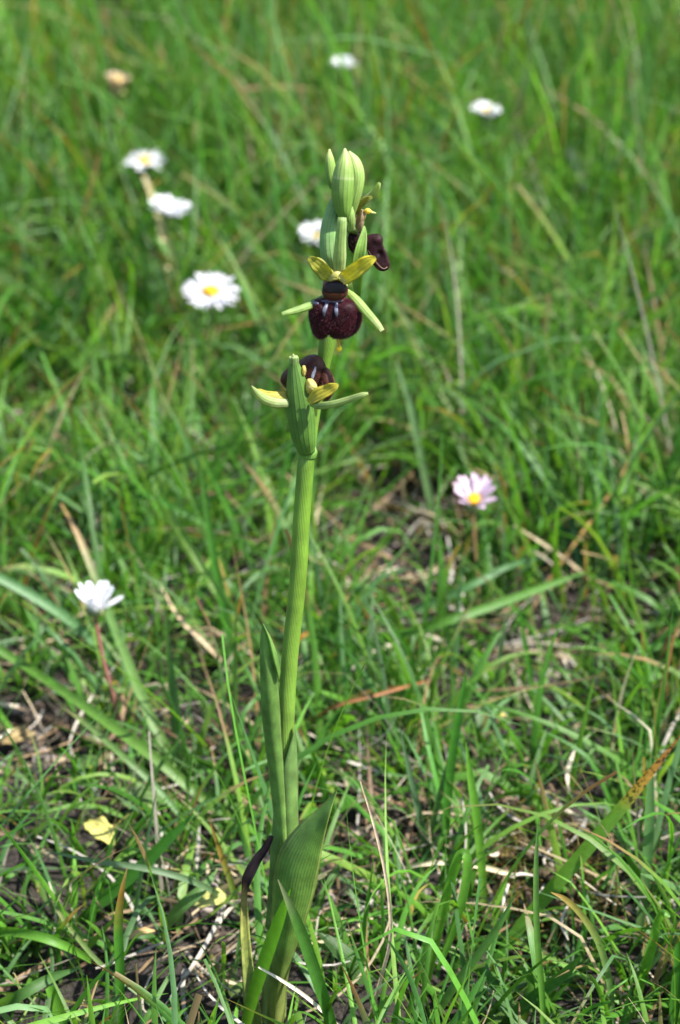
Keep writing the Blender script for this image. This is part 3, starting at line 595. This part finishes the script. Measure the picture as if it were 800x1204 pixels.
    part('petal', ribbon(path([(420, 252), (423, 243), (430, 236), (438, 232)], [.001, 0, -.001, -.002]), np.array([6, 8, 9, 4]) * s, [(0, (.28, .20, .04)), (.6, (.34, .31, .05)), (1, (.33, .35, .08))], face=(-.3, -.8, .5), curl=.3, n=18, m=7, thick=.0004), 'petal', f3)
    part('sepal', ribbon(path([(422, 242), (431, 233), (439, 227), (444, 220), (446.5, 214.5)], [.002, .001, 0, -.001, -.0015]), np.array([6, 9.5, 9.5, 8, 3]) * s, [(0, (.28, .36, .10)), (1, (.36, .45, .15))], face=(-.3, -.7, .6), curl=-.3, n=20, m=7, thick=.0006), 'sepal', f3)
    part('bract', ribbon(path([(421, 348), (420, 328), (421, 308), (424, 292), (427.5, 276), (428.5, 265.5)], [-.001, -.003, -.0045, -.005, -.0045, -.004]), np.array([7, 12, 14.5, 13.5, 8, 1.5]) * s, [(0, (.14, .26, .05)), (.5, (.19, .33, .055)), (1, (.25, .38, .10))], face=(.1, -1, .1), curl=.45, n=30, m=9, thick=.0004, edge=(.3, .42, .12)), 'sepal', root)
    part('bract', ribbon(path([(413, 272), (414, 262), (413, 250), (411, 240)], [-.002, -.003, -.003, -.002]), np.array([8, 9.5, 9.5, 7]) * s, [(0, (.26, .36, .10)), (1, (.21, .33, .07))], face=(.3, -1, .1), curl=-.3, n=16, m=9, thick=.0005, edge=(.4, .48, .2)), 'sepal', root)
    # ---------------- closed buds at the top
    BC = [(0, (.12, .215, .035)), (.35, (.125, .22, .035)), (.535, (.14, .235, .045)), (.56, (.25, .32, .12)), (.585, (.18, .27, .06)), (.8, (.21, .30, .07)), (1, (.36, .42, .15))]
    part('bud', tube(path([(405, 258), (404, 248), (403, 232), (403.5, 215), (405, 198), (406, 186), (405.5, 174.5)], [-.003, -.0045, -.005, -.0052, -.005, -.0045, -.004]), np.array([5, 9.2, 12.8, 13.4, 11.2, 7.0, 1.2]) * s, BC, n=44, m=36, ridge=.035, ridges=3, phase=.5), 'bud', root)
    part('bud', tube(path([(411, 256), (415, 240), (419, 222), (420.5, 205), (417, 190), (410, 178)], [0, -.001, -.0015, -.0015, -.001, -.001]), np.array([5, 6.5, 7.8, 8.0, 6.5, 1.5]) * s, [(0, (.19, .29, .06)), (.6, (.20, .30, .07)), (1, (.36, .42, .15))], n=36, m=28, ridge=.05, ridges=3), 'bud', root)
    part('bud', tube(path([(392, 222), (390.5, 210), (388.5, 196), (387.5, 185), (387.5, 175.5)], [.001, .001, .001, .001, .001]), np.array([4, 6.8, 6.2, 4.6, 1]) * s, [(0, (.13, .24, .04)), (.6, (.19, .30, .06)), (1, (.40, .46, .15))], n=28, m=22, ridge=.05, ridges=3), 'bud', root)
    LEAN = 0.0
    return root
make_orchid()

# ------------------------------------------------------------------ daisies
def petal_mesh(L, W, c0, c1, bend):
    pts = [(0, 0, 0), (L * .35, 0, L * .02), (L * .7, 0, L * bend * .4), (L, 0, L * bend)]
    g = ribbon(pts, [W * .45, W * .9, W, W * .45], [(0, c0), (.5, c0), (1, c1)], face=(0, 0, 1), curl=.3, thick=.00025, n=9, m=5)
    return mesh_from('petal', g[0], g[1], 'daisy_petal', g[2], g[3])
def frame_z(a):
    a = nrm(np.asarray(a, float)); x = nrm(np.cross([0, 1, .01], a)); y = np.cross(a, x)
    return Matrix(((x[0], y[0], a[0]), (x[1], y[1], a[1]), (x[2], y[2], a[2])))
def daisy(px, py, h, wpx, lift, axis, n, c0, c1, label, root_off=(0, 0), disc=True, stemc=((.13, .20, .05), (.14, .15, .05)), seed=0, petal_w=.115, disc_r=.22, disc_c=(.72, .40, .012), cup=1.0, rosette=5, bend=-.06, missing=(), disc_up=0.0):
    r = np.random.default_rng(100 + seed)
    H = G(px, py, h); k = (H - CAM) @ AX / FPX; R = wpx * k / 2
    bx, by = H[0] + root_off[0], H[1] + root_off[1]; base = np.array([bx, by, float(gz(bx, by)) - .001])
    t = thing('daisy', base, label, 'daisy', 'daisies in the meadow')
    a = nrm(np.asarray(axis, float)); q = H - a * R * .22
    st = tube([base, base * .68 + q * .32 + np.array([root_off[0] * .2, 0, .002]), base * .3 + q * .7, q - a * .002, q], np.array([.0008, .00066, .00062, .00066, .0010]) * (R / .009) ** .4, [(0, stemc[0]), (1, stemc[1])], n=22, m=10)
    part('stem', st, 'dstem', t)
    rot = frame_z(a)
    # green cup of small bracts
    cupr = R * .30 * cup
    g = [tube([q - a * R * .02, q + a * R * .10, q + a * R * .24], [cupr * .45, cupr * .95, cupr * .9], [(0, (.16, .20, .06)), (1, (.17, .22, .06))], n=8, m=16)]
    for i in range(13):
        ph = i / 13 * 6.283; d = np.array(rot @ Vector((math.cos(ph), math.sin(ph), 0)))
        g.append(ribbon([q + d * cupr * .55, q + d * cupr * 1.02 + a * R * .12, q + d * cupr * 1.06 + a * R * .34], [cupr * .3, cupr * .42, cupr * .06], [(0, (.17, .20, .05)), (1, (.22, .24, .09))], face=d, thick=.0002, n=7, m=5))
    head = part('flower_head', g, 'dstem', t)
    top = q + a * R * .22
    if disc:
        dr = R * disc_r * 1.25; ctr = top + a * disc_up * R; bits = [ball(ctr, dr, disc_c, (1, 1, .75), n=9, m=18)]
        for i in range(60):                       # tiny florets in a spiral
            rr = math.sqrt((i + .5) / 60) * dr * .93; ph = i * 2.39996
            p = ctr + np.array(rot @ Vector((rr * math.cos(ph), rr * math.sin(ph), .75 * math.sqrt(max(dr * dr - rr * rr, 0)))))
            bits.append(ball(p, dr * .12, np.array(disc_c) * r.uniform(.8, 1.15), n=4, m=6))
        part('disc', bits, 'disc', head)
    LN = (R - cupr * .55) / max(.75, math.cos(lift))
    pm = [petal_mesh(LN * kk, R * 2 * petal_w, c0, c1, bend) for kk in (1, .94)]
    for i in range(n):
        if i in missing: continue
        ph = (i + r.normal() * .18) / n * 6.283; le = lift + r.normal() * .13 + (i % 2) * .14
        m = Matrix.Translation(Vector(top)) @ rot.to_4x4() @ Matrix.Rotation(ph, 4, 'Z') @ Matrix.Translation((cupr * .55, 0, -R * .03)) @ Matrix.Rotation(-le, 4, 'Y') @ Matrix.Rotation(r.normal() * .2, 4, 'X')
        o = bpy.data.objects.new('petal', pm[i % 2]); col.objects.link(o); o.parent = head; o.matrix_basis = m
    for i in range(rosette):                      # spoon-shaped leaves at the foot
        ph = (i + r.random() * .6) / rosette * 6.283; d = np.array([math.cos(ph), math.sin(ph), 0]); l = r.uniform(.012, .02)
        e = base + d * l; e[2] = float(gz(e[0], e[1])) + .004
        pp = [base + np.array([0, 0, .001]), base + d * l * .35 + np.array([0, 0, .005]), base + d * l * .75 + np.array([0, 0, .006]), e]
        gc = np.array([.07, .14, .03]) * r.uniform(.8, 1.3)
        part('leaf', ribbon(pp, [.0015, .0025, .0075, .002], [(0, gc * 1.3), (1, gc)], face=(0, 0, 1), curl=.2, thick=.0004, n=14, m=7), 'leaf', t)
    return t
WH = (.78, .78, .79); PK = (.78, .57, .71)
RED = ((.12, .16, .04), (.17, .06, .04))
daisy(113, 716, .045, 62, .92, (.06, -.04, 1), 14, (.84, .84, .84), (.82, .79, .84), 'half-closed white daisy on a reddish stalk above dark bare soil', root_off=(.007, -.022), disc=False, stemc=((.14, .055, .03), (.13, .03, .025)), seed=1, petal_w=.19, cup=1.25, bend=.02, missing=(4,))
daisy(557, 592, .040, 60, .98, (.05, -.34, 1), 22, (.82, .72, .79), PK, 'pink-tinged half-open daisy with yellow heart beside bare soil', root_off=(.002, -.004), stemc=((.14, .12, .04), (.17, .09, .04)), seed=2, petal_w=.125, disc_r=.22, cup=1.1, bend=-.10, missing=(15, 16, 17), disc_up=.2)
daisy(248, 344, .052, 68, .16, (.04, -.26, 1), 42, WH, (.82, .78, .84), 'largest wide open white daisy with bright yellow heart and many narrow petals', root_off=(-.003, -.01), seed=3, petal_w=.066, disc_r=.24)
daisy(170, 190, .060, 51, .12, (.0, -.10, 1), 40, WH, WH, 'open white daisy with yellow heart above a thick dry straw', root_off=(.004, .01), seed=4, petal_w=.068, disc_r=.24)
daisy(199, 252, .074, 50, .62, (.22, .02, 1), 24, WH, WH, 'half-open white daisy with no yellow heart showing, beside a dry straw', root_off=(.006, .002), seed=5, petal_w=.14, disc=False)
daisy(137, 107, .066, 46, 1.0, (.1, .1, 1), 12, (.58, .48, .33), (.50, .40, .26), 'faded tan flower head with an orange top, all white petals gone', root_off=(.016, -.014), seed=6, petal_w=.24, disc_r=.24, disc_up=.55, disc_c=(.56, .40, .14), stemc=((.2, .14, .06), (.3, .17, .07)), cup=1.5)
daisy(403, 80, .072, 29, .75, (0, -.05, 1), 20, WH, WH, 'small round white daisy far behind the orchid buds', root_off=(.0, .004), seed=7, petal_w=.2, disc=False, cup=1.3)
daisy(571, 130, .070, 37, .22, (.14, -.10, 1), 30, WH, WH, 'white daisy standing alone with a pale yellow heart in tall grass', root_off=(.004, .006), seed=8, petal_w=.12, disc_r=.24, disc_c=(.75, .52, .10))
daisy(372, 278, .052, 42, .45, (.1, -.25, 1), 26, WH, WH, 'white daisy half hidden behind the orchid spike', root_off=(-.003, .006), seed=9, petal_w=.14, disc_r=.2, disc_c=(.75, .55, .06))

# ------------------------------------------------------------------ single blades and straws that stand out
GREEN = (.062, .185, .022); DEEP = (.044, .152, .018); PALE = (.085, .190, .065); GLAU = (.085, .150, .075); OLIVE = (.13, .16, .03); LIME = (.095, .230, .026)
TAN = (.46, .37, .23); PINKTAN = (.46, .34, .24); RUST = (.26, .13, .025); BROWN = (.17, .085, .03); PALEST = (.58, .52, .42)
def blade(name, label, cat, group, pts, w, cols, dy=0.0, h0=0.0, face=None, curl=.35, twist=.0, mat='grass', hs=None, wst=None):
    """rooted where its first point meets the ground; its tip leans dy further away; hs: heights above ground instead"""
    if hs is not None: path = [G(a, b, hs[i]) for i, (a, b) in enumerate(pts)]
    else:
        y0 = G(*pts[0], h0)[1]; path = [P(a, b, y0 + dy * i / (len(pts) - 1)) for i, (a, b) in enumerate(pts)]
    path = np.array(path)
    if mat == 'grass': cols = [(q, np.array(c_) * 1.18) for q, c_ in cols] if isinstance(cols, list) else tuple(np.array(cols) * 1.18)
    gnd = gz(path[:, 0], path[:, 1]) + .0006
    path[1:, 2] = np.maximum(path[1:, 2], gnd[1:])
    if hs is None: path[0, 2] = gnd[0] - .0016
    k = ((path[0] - CAM) @ AX) / FPX
    if w >= 8 or cat == 'dry straw':
        for q in smooth(path, 12)[3:]:
            qx, qy, _ = proj(q); SEEN.append((qx, qy, w * .6 + 2, 9 + w * .4, q[1] + .002))
    n = len(pts); v = np.linspace(0, 1, n)
    ws = np.array(wst) if wst is not None else np.interp(v, [0, .15, .5, .8, 1], [.7, .95, 1, .72, .08])
    fc = (0.25, -.75, .65) if face is None else face
    g = ribbon(path, ws * w * k, cols if isinstance(cols, list) else [(0, np.array(cols) * .8 + np.array([.03, .03, .01])), (.25, cols), (1, cols)], face=fc, curl=curl, thick=.00016, n=34, m=7, twist=twist, sheet=True)
    o = link(name, mesh_from(name, *g[:2], mat, g[2], g[3])); return tag(o, label, cat, group)
GB, SG = 'single grass blades that stand out', 'single dry straws that stand out'
def gb(label, pts, w, cols, **kw): return blade('grass_blade', label, 'grass blade', GB, pts, w, cols, **kw)
def ds(label, pts, w, cols, **kw): kw.setdefault('mat', 'straw'); return blade('dry_straw', label, 'dry straw', SG, pts, w, cols, **kw)

gb('broad green blade with a long rusty brown tip leaning across the moss clump', [(578, 1132), (606, 1096), (640, 1055), (685, 1003), (730, 950), (765, 908), (801, 864)], 18,
   [(0, DEEP), (.3, (.09, .205, .022)), (.66, (.10, .22, .022)), (.70, (.22, .22, .025)), (.78, (.36, .21, .03)), (.9, (.34, .15, .03)), (1, (.22, .10, .03))], dy=.012, curl=.25, mat='rusty', face=(.3, -.85, .45), wst=[.62, .85, 1, 1, .85, .55, .08])
gb('deep green blade crossing right in front of the orchid leaf', [(398, 1230), (382, 1180), (362, 1120), (345, 1075), (327, 1034)], 15, [(0, DEEP), (.7, (.05, .13, .022)), (1, (.17, .17, .10))], dy=-.006)
gb('bright green blade rising along the left edge of the orchid leaf', [(284, 1225), (300, 1168), (318, 1115), (332, 1075), (342, 1045)], 17, (.06, .165, .016), dy=-.010, face=(-.5, -.8, .3))
ds('thin straw lying across the foot of the orchid', [(304, 1137), (335, 1155), (365, 1176), (402, 1210)], 4.5, PALEST, hs=[.030, .022, .014, .004], wst=[.5, .9, 1, .9])
ds('long bowed pinkish straw standing right of the orchid leaf', [(428, 1215), (448, 1150), (459, 1100), (455, 1040), (441, 975), (424, 919)], 4.6, PINKTAN, dy=-.01, wst=[1, 1, .9, .8, .7, .3])
ds('straight pale straw lying left of the moss clump', [(470, 1021), (500, 1016), (535, 1014), (570, 1020), (606, 1030)], 6, (.55, .47, .30), hs=[.012, .014, .015, .013, .012], wst=[.5, .8, 1, 1, .9])
gb('upright dark blade with a sharp tip next to a blunt bright blade', [(524, 1015), (525, 955), (531, 890), (540, 835), (550, 785)], 11, DEEP, dy=.006)
gb('upright bright blade with a blunt tip next to a dark sharp blade', [(570, 1075), (566, 1020), (560, 960), (553, 915), (548, 872)], 11, LIME, dy=.004)
gb('short blue-green blade with pale sheen beside the bowed straw', [(502, 1015), (495, 970), (484, 920), (470, 855)], 9, GLAU, dy=.0)
gb('blade folded over in a tight hairpin beside the straight pale straw', [(500, 1160), (515, 1095), (528, 1040), (540, 1006), (549, 1010), (545, 1050), (530, 1100), (515, 1140)], 12, LIME, dy=-.006, wst=[.7, .9, 1, .9, .9, .9, .8, .4])
gb('long green blade arching past the stalk of the half-closed daisy', [(300, 985), (240, 940), (180, 890), (110, 838), (40, 790), (-20, 752)], 13, [(0, (.10, .19, .03)), (1, (.075, .18, .022))], hs=[.002, .010, .017, .021, .024, .026], wst=[.6, .9, 1, 1, .9, .8])
gb('thin pale blade with a tan tip running below the green arching blade', [(235, 990), (190, 932), (140, 885), (90, 842), (42, 806)], 8, [(0, PALE), (.7, (.12, .19, .05)), (.85, (.3, .25, .12)), (1, (.42, .30, .18))], hs=[.002, .012, .018, .020, .020])
gb('pale green blade slanting behind the head of the half-closed daisy', [(172, 830), (130, 775), (80, 728), (30, 696), (-15, 672)], 12, PALE, dy=.004, wst=[.7, 1, 1, 1, .9])
gb('green blade with a tan dried tip standing behind the half-closed daisy', [(220, 925), (180, 850), (145, 765), (112, 680), (92, 630), (72, 592)], 13, [(0, (.1, .19, .03)), (.55, (.10, .19, .05)), (.68, (.30, .28, .15)), (.8, (.40, .28, .15)), (1, (.42, .24, .09))], hs=[.002, .016, .03, .038, .04, .042], wst=[.8, 1, .9, .7, .55, .15])
ds('thin tan straw slanting across the grass by the orchid stem', [(268, 785), (240, 755), (212, 728), (187, 685)], 5.5, (.48, .36, .22), hs=[.006, .018, .022, .026])
gb('tall straight green blade standing left of the orchid stem', [(279, 800), (266, 735), (253, 665), (243, 600), (234, 535)], 10, [(0, PALE), (.3, DEEP), (1, (.05, .13, .022))], dy=.006)
gb('slender green blade leaning towards the orchid stem', [(312, 700), (290, 650), (262, 585), (232, 530)], 9, GREEN, dy=.0)
gb('long thin green blade lying level left of the orchid stem', [(305, 650), (260, 625), (210, 600), (175, 582), (140, 566)], 7.5, DEEP, hs=[.006, .018, .026, .03, .03])
gb('short pale upright blade with a highlight painted into its colour left of the stem', [(238, 580), (236, 545), (235, 515), (236, 488)], 11, (.17, .23, .13), dy=.003, wst=[.8, 1, 1, .5])  # pale blade colour stands in for a highlight
gb('green blade bent over in a low arch beside a grazed green stub', [(-30, 1105), (0, 1096), (40, 1100), (78, 1113), (108, 1130)], 11, LIME, hs=[.008, .018, .020, .016, .006], wst=[1, 1, 1, .9, .6])
gb('long thin yellow-green blade curving down to the soil', [(208, 1212), (165, 1170), (120, 1135), (85, 1095), (65, 1065), (54, 1040)], 6, [(0, PALE), (.6, (.14, .19, .05)), (1, (.28, .26, .12))], hs=[.002, .010, .015, .018, .019, .022])
gb('thin grey-green blade lying almost level below the yellowing leaf', [(278, 1065), (235, 1040), (180, 1023), (110, 1012), (50, 1000)], 7.5, (.10, .165, .075), hs=[.004, .02, .027, .029, .030])
gb('upright blade with an olive base and rusty tip left of the withered leaf', [(284, 1085), (272, 1040), (260, 1005), (245, 960)], 8, [(0, GREEN), (.4, OLIVE), (.65, (.22, .15, .03)), (1, BROWN)], dy=.0)
gb('upright blade with an orange-brown tip standing in the straw', [(140, 1225), (141, 1150), (139, 1090), (143, 1050), (150, 1020)], 11, [(0, DEEP), (.45, GREEN), (.62, (.20, .16, .03)), (.75, RUST), (1, (.34, .24, .09))], dy=.002, wst=[.9, 1, 1, .6, .1])
gb('broad dark green blade leaning right over the yellowing leaf', [(88, 1085), (125, 1055), (165, 1020), (200, 985), (228, 957)], 15, DEEP, dy=.004)
gb('broad pale green blade low beside the withered leaf', [(190, 1095), (215, 1065), (238, 1045), (256, 1022)], 14, (.09, .18, .05), hs=[.004, .012, .016, .018])
gb('broad blade with a pointed tip lying flat over the straw', [(-20, 1190), (20, 1172), (60, 1150), (95, 1138)], 13, (.06, .14, .03), hs=[.006, .014, .018, .02])
gb('stout short green blade cut off by grazing', [(75, 1230), (68, 1190), (58, 1160)], 16, LIME, dy=0, wst=[.9, 1, .7])
gb('slender upright blade crossing before the moss clump', [(641, 1235), (637, 1170), (631, 1095), (630, 1020), (633, 965)], 8, [(0, LIME), (.5, (.09, .19, .035)), (1, (.11, .19, .07))], dy=-.004)
gb('pale green blade with a grey tip leaning right towards the moss clump', [(498, 1212), (530, 1165), (560, 1125), (585, 1090), (606, 1052)], 11, (.085, .18, .055), dy=-.008, wst=[.8, 1, .95, .75, .1])
gb('broad dark blade with a pimpled surface leaning low in front of the moss', [(580, 1215), (612, 1185), (645, 1160), (668, 1140), (684, 1122)], 15, (.04, .115, .022), dy=-.004)
gb('arched olive blade with a brown margin and tip below the moss clump', [(722, 1210), (716, 1155), (704, 1110), (685, 1078), (665, 1058), (648, 1049)], 9, [(0, PALE), (.4, (.12, .18, .045)), (.7, (.16, .14, .03)), (1, (.30, .17, .05))], dy=-.006)
gb('bright green blade hooked over at its tip beside the olive blade', [(738, 1200), (752, 1158), (765, 1115), (772, 1085), (780, 1073), (788, 1078)], 13, LIME, dy=-.004, wst=[.7, .9, 1, .8, .6, .2])
gb('pale blade rising from a green pair, its upper part whitish', [(655, 1130), (650, 1105), (644, 1140), (655, 1075)][:1] + [(650, 1108), (653, 1085), (656, 1076)], 9, PALE, dy=0)
gb('broad green blade standing behind the rusty-tipped blade', [(748, 1110), (757, 1050), (762, 985), (764, 930), (766, 890)], 13, (.075, .155, .05), dy=.01)
gb('green blade standing upright beside the hooked bright green blade', [(790, 1230), (793, 1180), (796, 1140), (797, 1108)], 15, DEEP, dy=-.002, wst=[1, 1, .9, .6])
gb('broad green blade reaching right below the pink-tinged daisy', [(395, 762), (450, 752), (520, 732), (580, 712), (640, 690), (690, 672)], 10.5, (.065, .165, .02), hs=[.006, .014, .022, .027, .03, .031], wst=[.7, 1, 1, 1, .8, .2])
gb('paler green blade lying behind the broad one below the pink-tinged daisy', [(440, 735), (490, 716), (550, 690), (600, 665), (640, 655)], 9, PALE, hs=[.006, .012, .018, .022, .024])
gb('whitish upright blade standing below the pink-tinged daisy', [(580, 830), (585, 790), (590, 755), (597, 715)], 8, (.16, .22, .12), dy=.002)
gb('dark slender blade standing below the pink-tinged daisy', [(628, 850), (624, 800), (616, 750), (610, 708)], 7, DEEP, dy=.004)
ds('orange-brown kinked straw rising right of the pink-tinged daisy', [(640, 690), (668, 650), (700, 605), (735, 552), (738, 520), (731, 483)], 3.6, [(0, (.26, .17, .05)), (.6, (.28, .17, .05)), (1, (.42, .30, .16))], hs=[.004, .014, .024, .032, .042, .052], wst=[.9, 1, 1, 1, .9, .5])
ds('tan straw slanting down right of the pink-tinged daisy', [(605, 618), (640, 640), (675, 665), (715, 700)], 3.8, (.34, .27, .16), hs=[.028, .022, .016, .006], wst=[.6, 1, 1, .9])
ds('thin reddish-brown straw bowing right of the orchid stem', [(365, 848), (395, 830), (440, 818), (475, 808), (506, 800)], 4.2, (.20, .085, .03), hs=[.012, .02, .022, .02, .016], wst=[.8, 1, 1, .9, .6])
ds('small orange curled leaf end behind the orchid stem', [(330, 775), (342, 762), (355, 748), (371, 741)], 6, [(0, (.34, .17, .03)), (.7, (.42, .20, .03)), (1, (.14, .06, .02))], hs=[.01, .014, .017, .018], wst=[.6, 1, .8, .3])
gb('rusty brown blade leaning away right of the lowest orchid flower', [(452, 600), (432, 560), (412, 522), (392, 486)], 5.5, [(0, (.13, .14, .03)), (.5, (.19, .11, .025)), (1, (.2, .14, .04))], dy=.004, mat='straw')
gb('tall pale arching blade right of the lowest orchid flower', [(520, 640), (505, 585), (491, 520), (480, 470), (466, 425)], 9, (.11, .19, .075), dy=.008, wst=[.9, 1, 1, .9, .3])
gb('tall dark green blade leaning in at the left above the dry tuft', [(-25, 478), (0, 455), (30, 415), (60, 370), (88, 330)], 14, DEEP, dy=-.01)
gb('tall grey-green blade with a pale sheen leaning left of the open daisies', [(-5, 350), (25, 310), (50, 275), (72, 245)], 13, (.12, .19, .10), dy=.0, wst=[.8, 1, 1, .4])
ds('thick dry tan straw standing under the two open daisies', [(207, 390), (202, 335), (193, 285), (180, 235), (170, 207)], 7.5, (.36, .30, .16), dy=.04, wst=[.9, 1, 1, .9, .7])
gb('tall green blade of the far grass with a pale face', [(160, 110), (152, 60), (143, 20), (136, -30)], 22, (.11, .19, .09), dy=.0, wst=[.8, 1, 1, .8])
gb('pale blade bent like a knee in the tall far grass', [(672, 330), (650, 270), (624, 205), (662, 150)][:3], 13, (.14, .21, .10), dy=.0, wst=[.8, 1, .6])
gb('grey-green blade leaning in the tall grass beside the open daisies', [(140, 395), (160, 360), (178, 330), (190, 315)], 17, (.12, .18, .10), dy=.0, wst=[.8, 1, 1, .4])
gb('long pale blade slanting left in the far grass behind the tipped daisy', [(300, 275), (280, 245), (262, 218), (245, 195)], 13, (.13, .19, .10), dy=0, wst=[.8, 1, 1, .5])
ds('brown-tipped old stalk leaning left behind the lone daisy', [(525, 215), (505, 130), (480, 75), (455, 25)], 6, [(0, (.08, .16, .04)), (.45, (.14, .14, .04)), (.7, (.22, .14, .04)), (1, (.20, .19, .09))], dy=.01, wst=[.8, 1, 1, .5])
gb('whitish blade slanting in the far grass right of the lone daisy', [(745, 330), (715, 270), (690, 220), (665, 170)], 14, (.14, .20, .12), dy=.004, wst=[.8, 1, 1, .5])

# ------------------------------------------------------------------ dead leaves on the ground
def dead_leaf(px, py, ang, L, W, c, label, h=.004, tip=.5):
    p = G(px, py, h); d = np.array([math.cos(ang), math.sin(ang), 0]); pts = [p - d * L * .5, p - d * L * .15 + [0, 0, .0012], p + d * L * .2 + [0, 0, .0015], p + d * L * .5 + [0, 0, tip * .002]]
    g = ribbon(pts, [W * .3, W, W * .85, W * .15], [(0, np.array(c) * .7), (.4, c), (1, np.array(c) * .85)], face=(.1, -.45, 1), curl=.35, thick=.0003, n=20, m=9, wave=.12)
    o = link('fallen_leaf', mesh_from('fallen_leaf', *g[:2], 'litter', g[2], g[3])); tag(o, label, 'leaf', 'dead leaves lying in the grass')
dead_leaf(118, 982, -1.0, .015, .0065, (.50, .46, .12), 'yellowing leaf with brown specks lying under the broad dark blade', h=.012)
dead_leaf(22, 870, .3, .010, .0055, (.34, .25, .11), 'tan dead leaf on the dark bare soil', h=.005)
dead_leaf(247, 1062, .1, .011, .0055, (.38, .38, .11), 'pale olive dead leaf beside the withered orchid leaf', h=.010)
dead_leaf(172, 945, -.2, .015, .009, (.11, .18, .055), 'round dull green leaf lying flat behind the yellowing leaf', h=.006)
dead_leaf(165, 1102, .35, .008, .0022, (.42, .29, .12), 'short orange-tan leaf scrap on the straw', h=.010)
dead_leaf(278, 912, 1.2, .007, .0035, (.55, .33, .10), 'small orange leaf scrap left of the orchid sheath', h=.006)

# ------------------------------------------------------------------ moss clump
def make_moss():
    r = np.random.default_rng(9); c = G(645, 1040)
    t = thing('moss_clump', c, 'small brown-green moss clump with pale roots under the rusty-tipped blade', 'moss')
    bits = []
    for i in range(60):
        p = c + np.array([r.normal() * .007, r.normal() * .010, .002 + abs(r.normal()) * .004]); bits.append(ball(p, r.uniform(.0012, .0032), np.array([.06, .045, .025]) * r.uniform(.5, 1.7), (1, 1, .8), n=5, m=8, rough=.2))
    part('soil_lump', bits, 'crumb', t)
    n = 2600; x = c[0] + r.normal(size=n) * .0075; y = c[1] + r.normal(size=n) * .011
    cm = np.array([[.10, .11, .02], [.17, .12, .03], [.14, .08, .025], [.08, .10, .02]])[r.integers(0, 4, n)] * r.uniform(.6, 1.3, (n, 1))
    S = blades(r, x, y, r.uniform(0, 6.283, n), r.uniform(.002, .005, n), r.uniform(.0002, .00045, n), r.uniform(.2, 1.3, n), r.uniform(0, 1, n), cm, cm, cm * 1.4, np.full(n, .8), seg=3, lift=r.uniform(.001, .008, n), clear=False)
    o = part('moss_shoots', S, 'moss', t); o['kind'] = 'stuff'
    for pts, w in (([(596, 1032), (612, 1028), (630, 1030)], 5), ([(598, 1040), (592, 1060), (594, 1075)], 4.5), ([(655, 990), (640, 1010), (646, 1025)], 4), ([(640, 1040), (632, 1062), (648, 1075)], 3.5), ([(670, 1060), (660, 1085), (668, 1105)], 4)):
        part('root', tube([G(a, b, .011) for a, b in pts], np.array([.4, .5, .3]) * w * .0002, [(0, (.50, .45, .38)), (1, (.36, .31, .26))], n=14, m=8), 'straw', t)
make_moss()
make_grass()
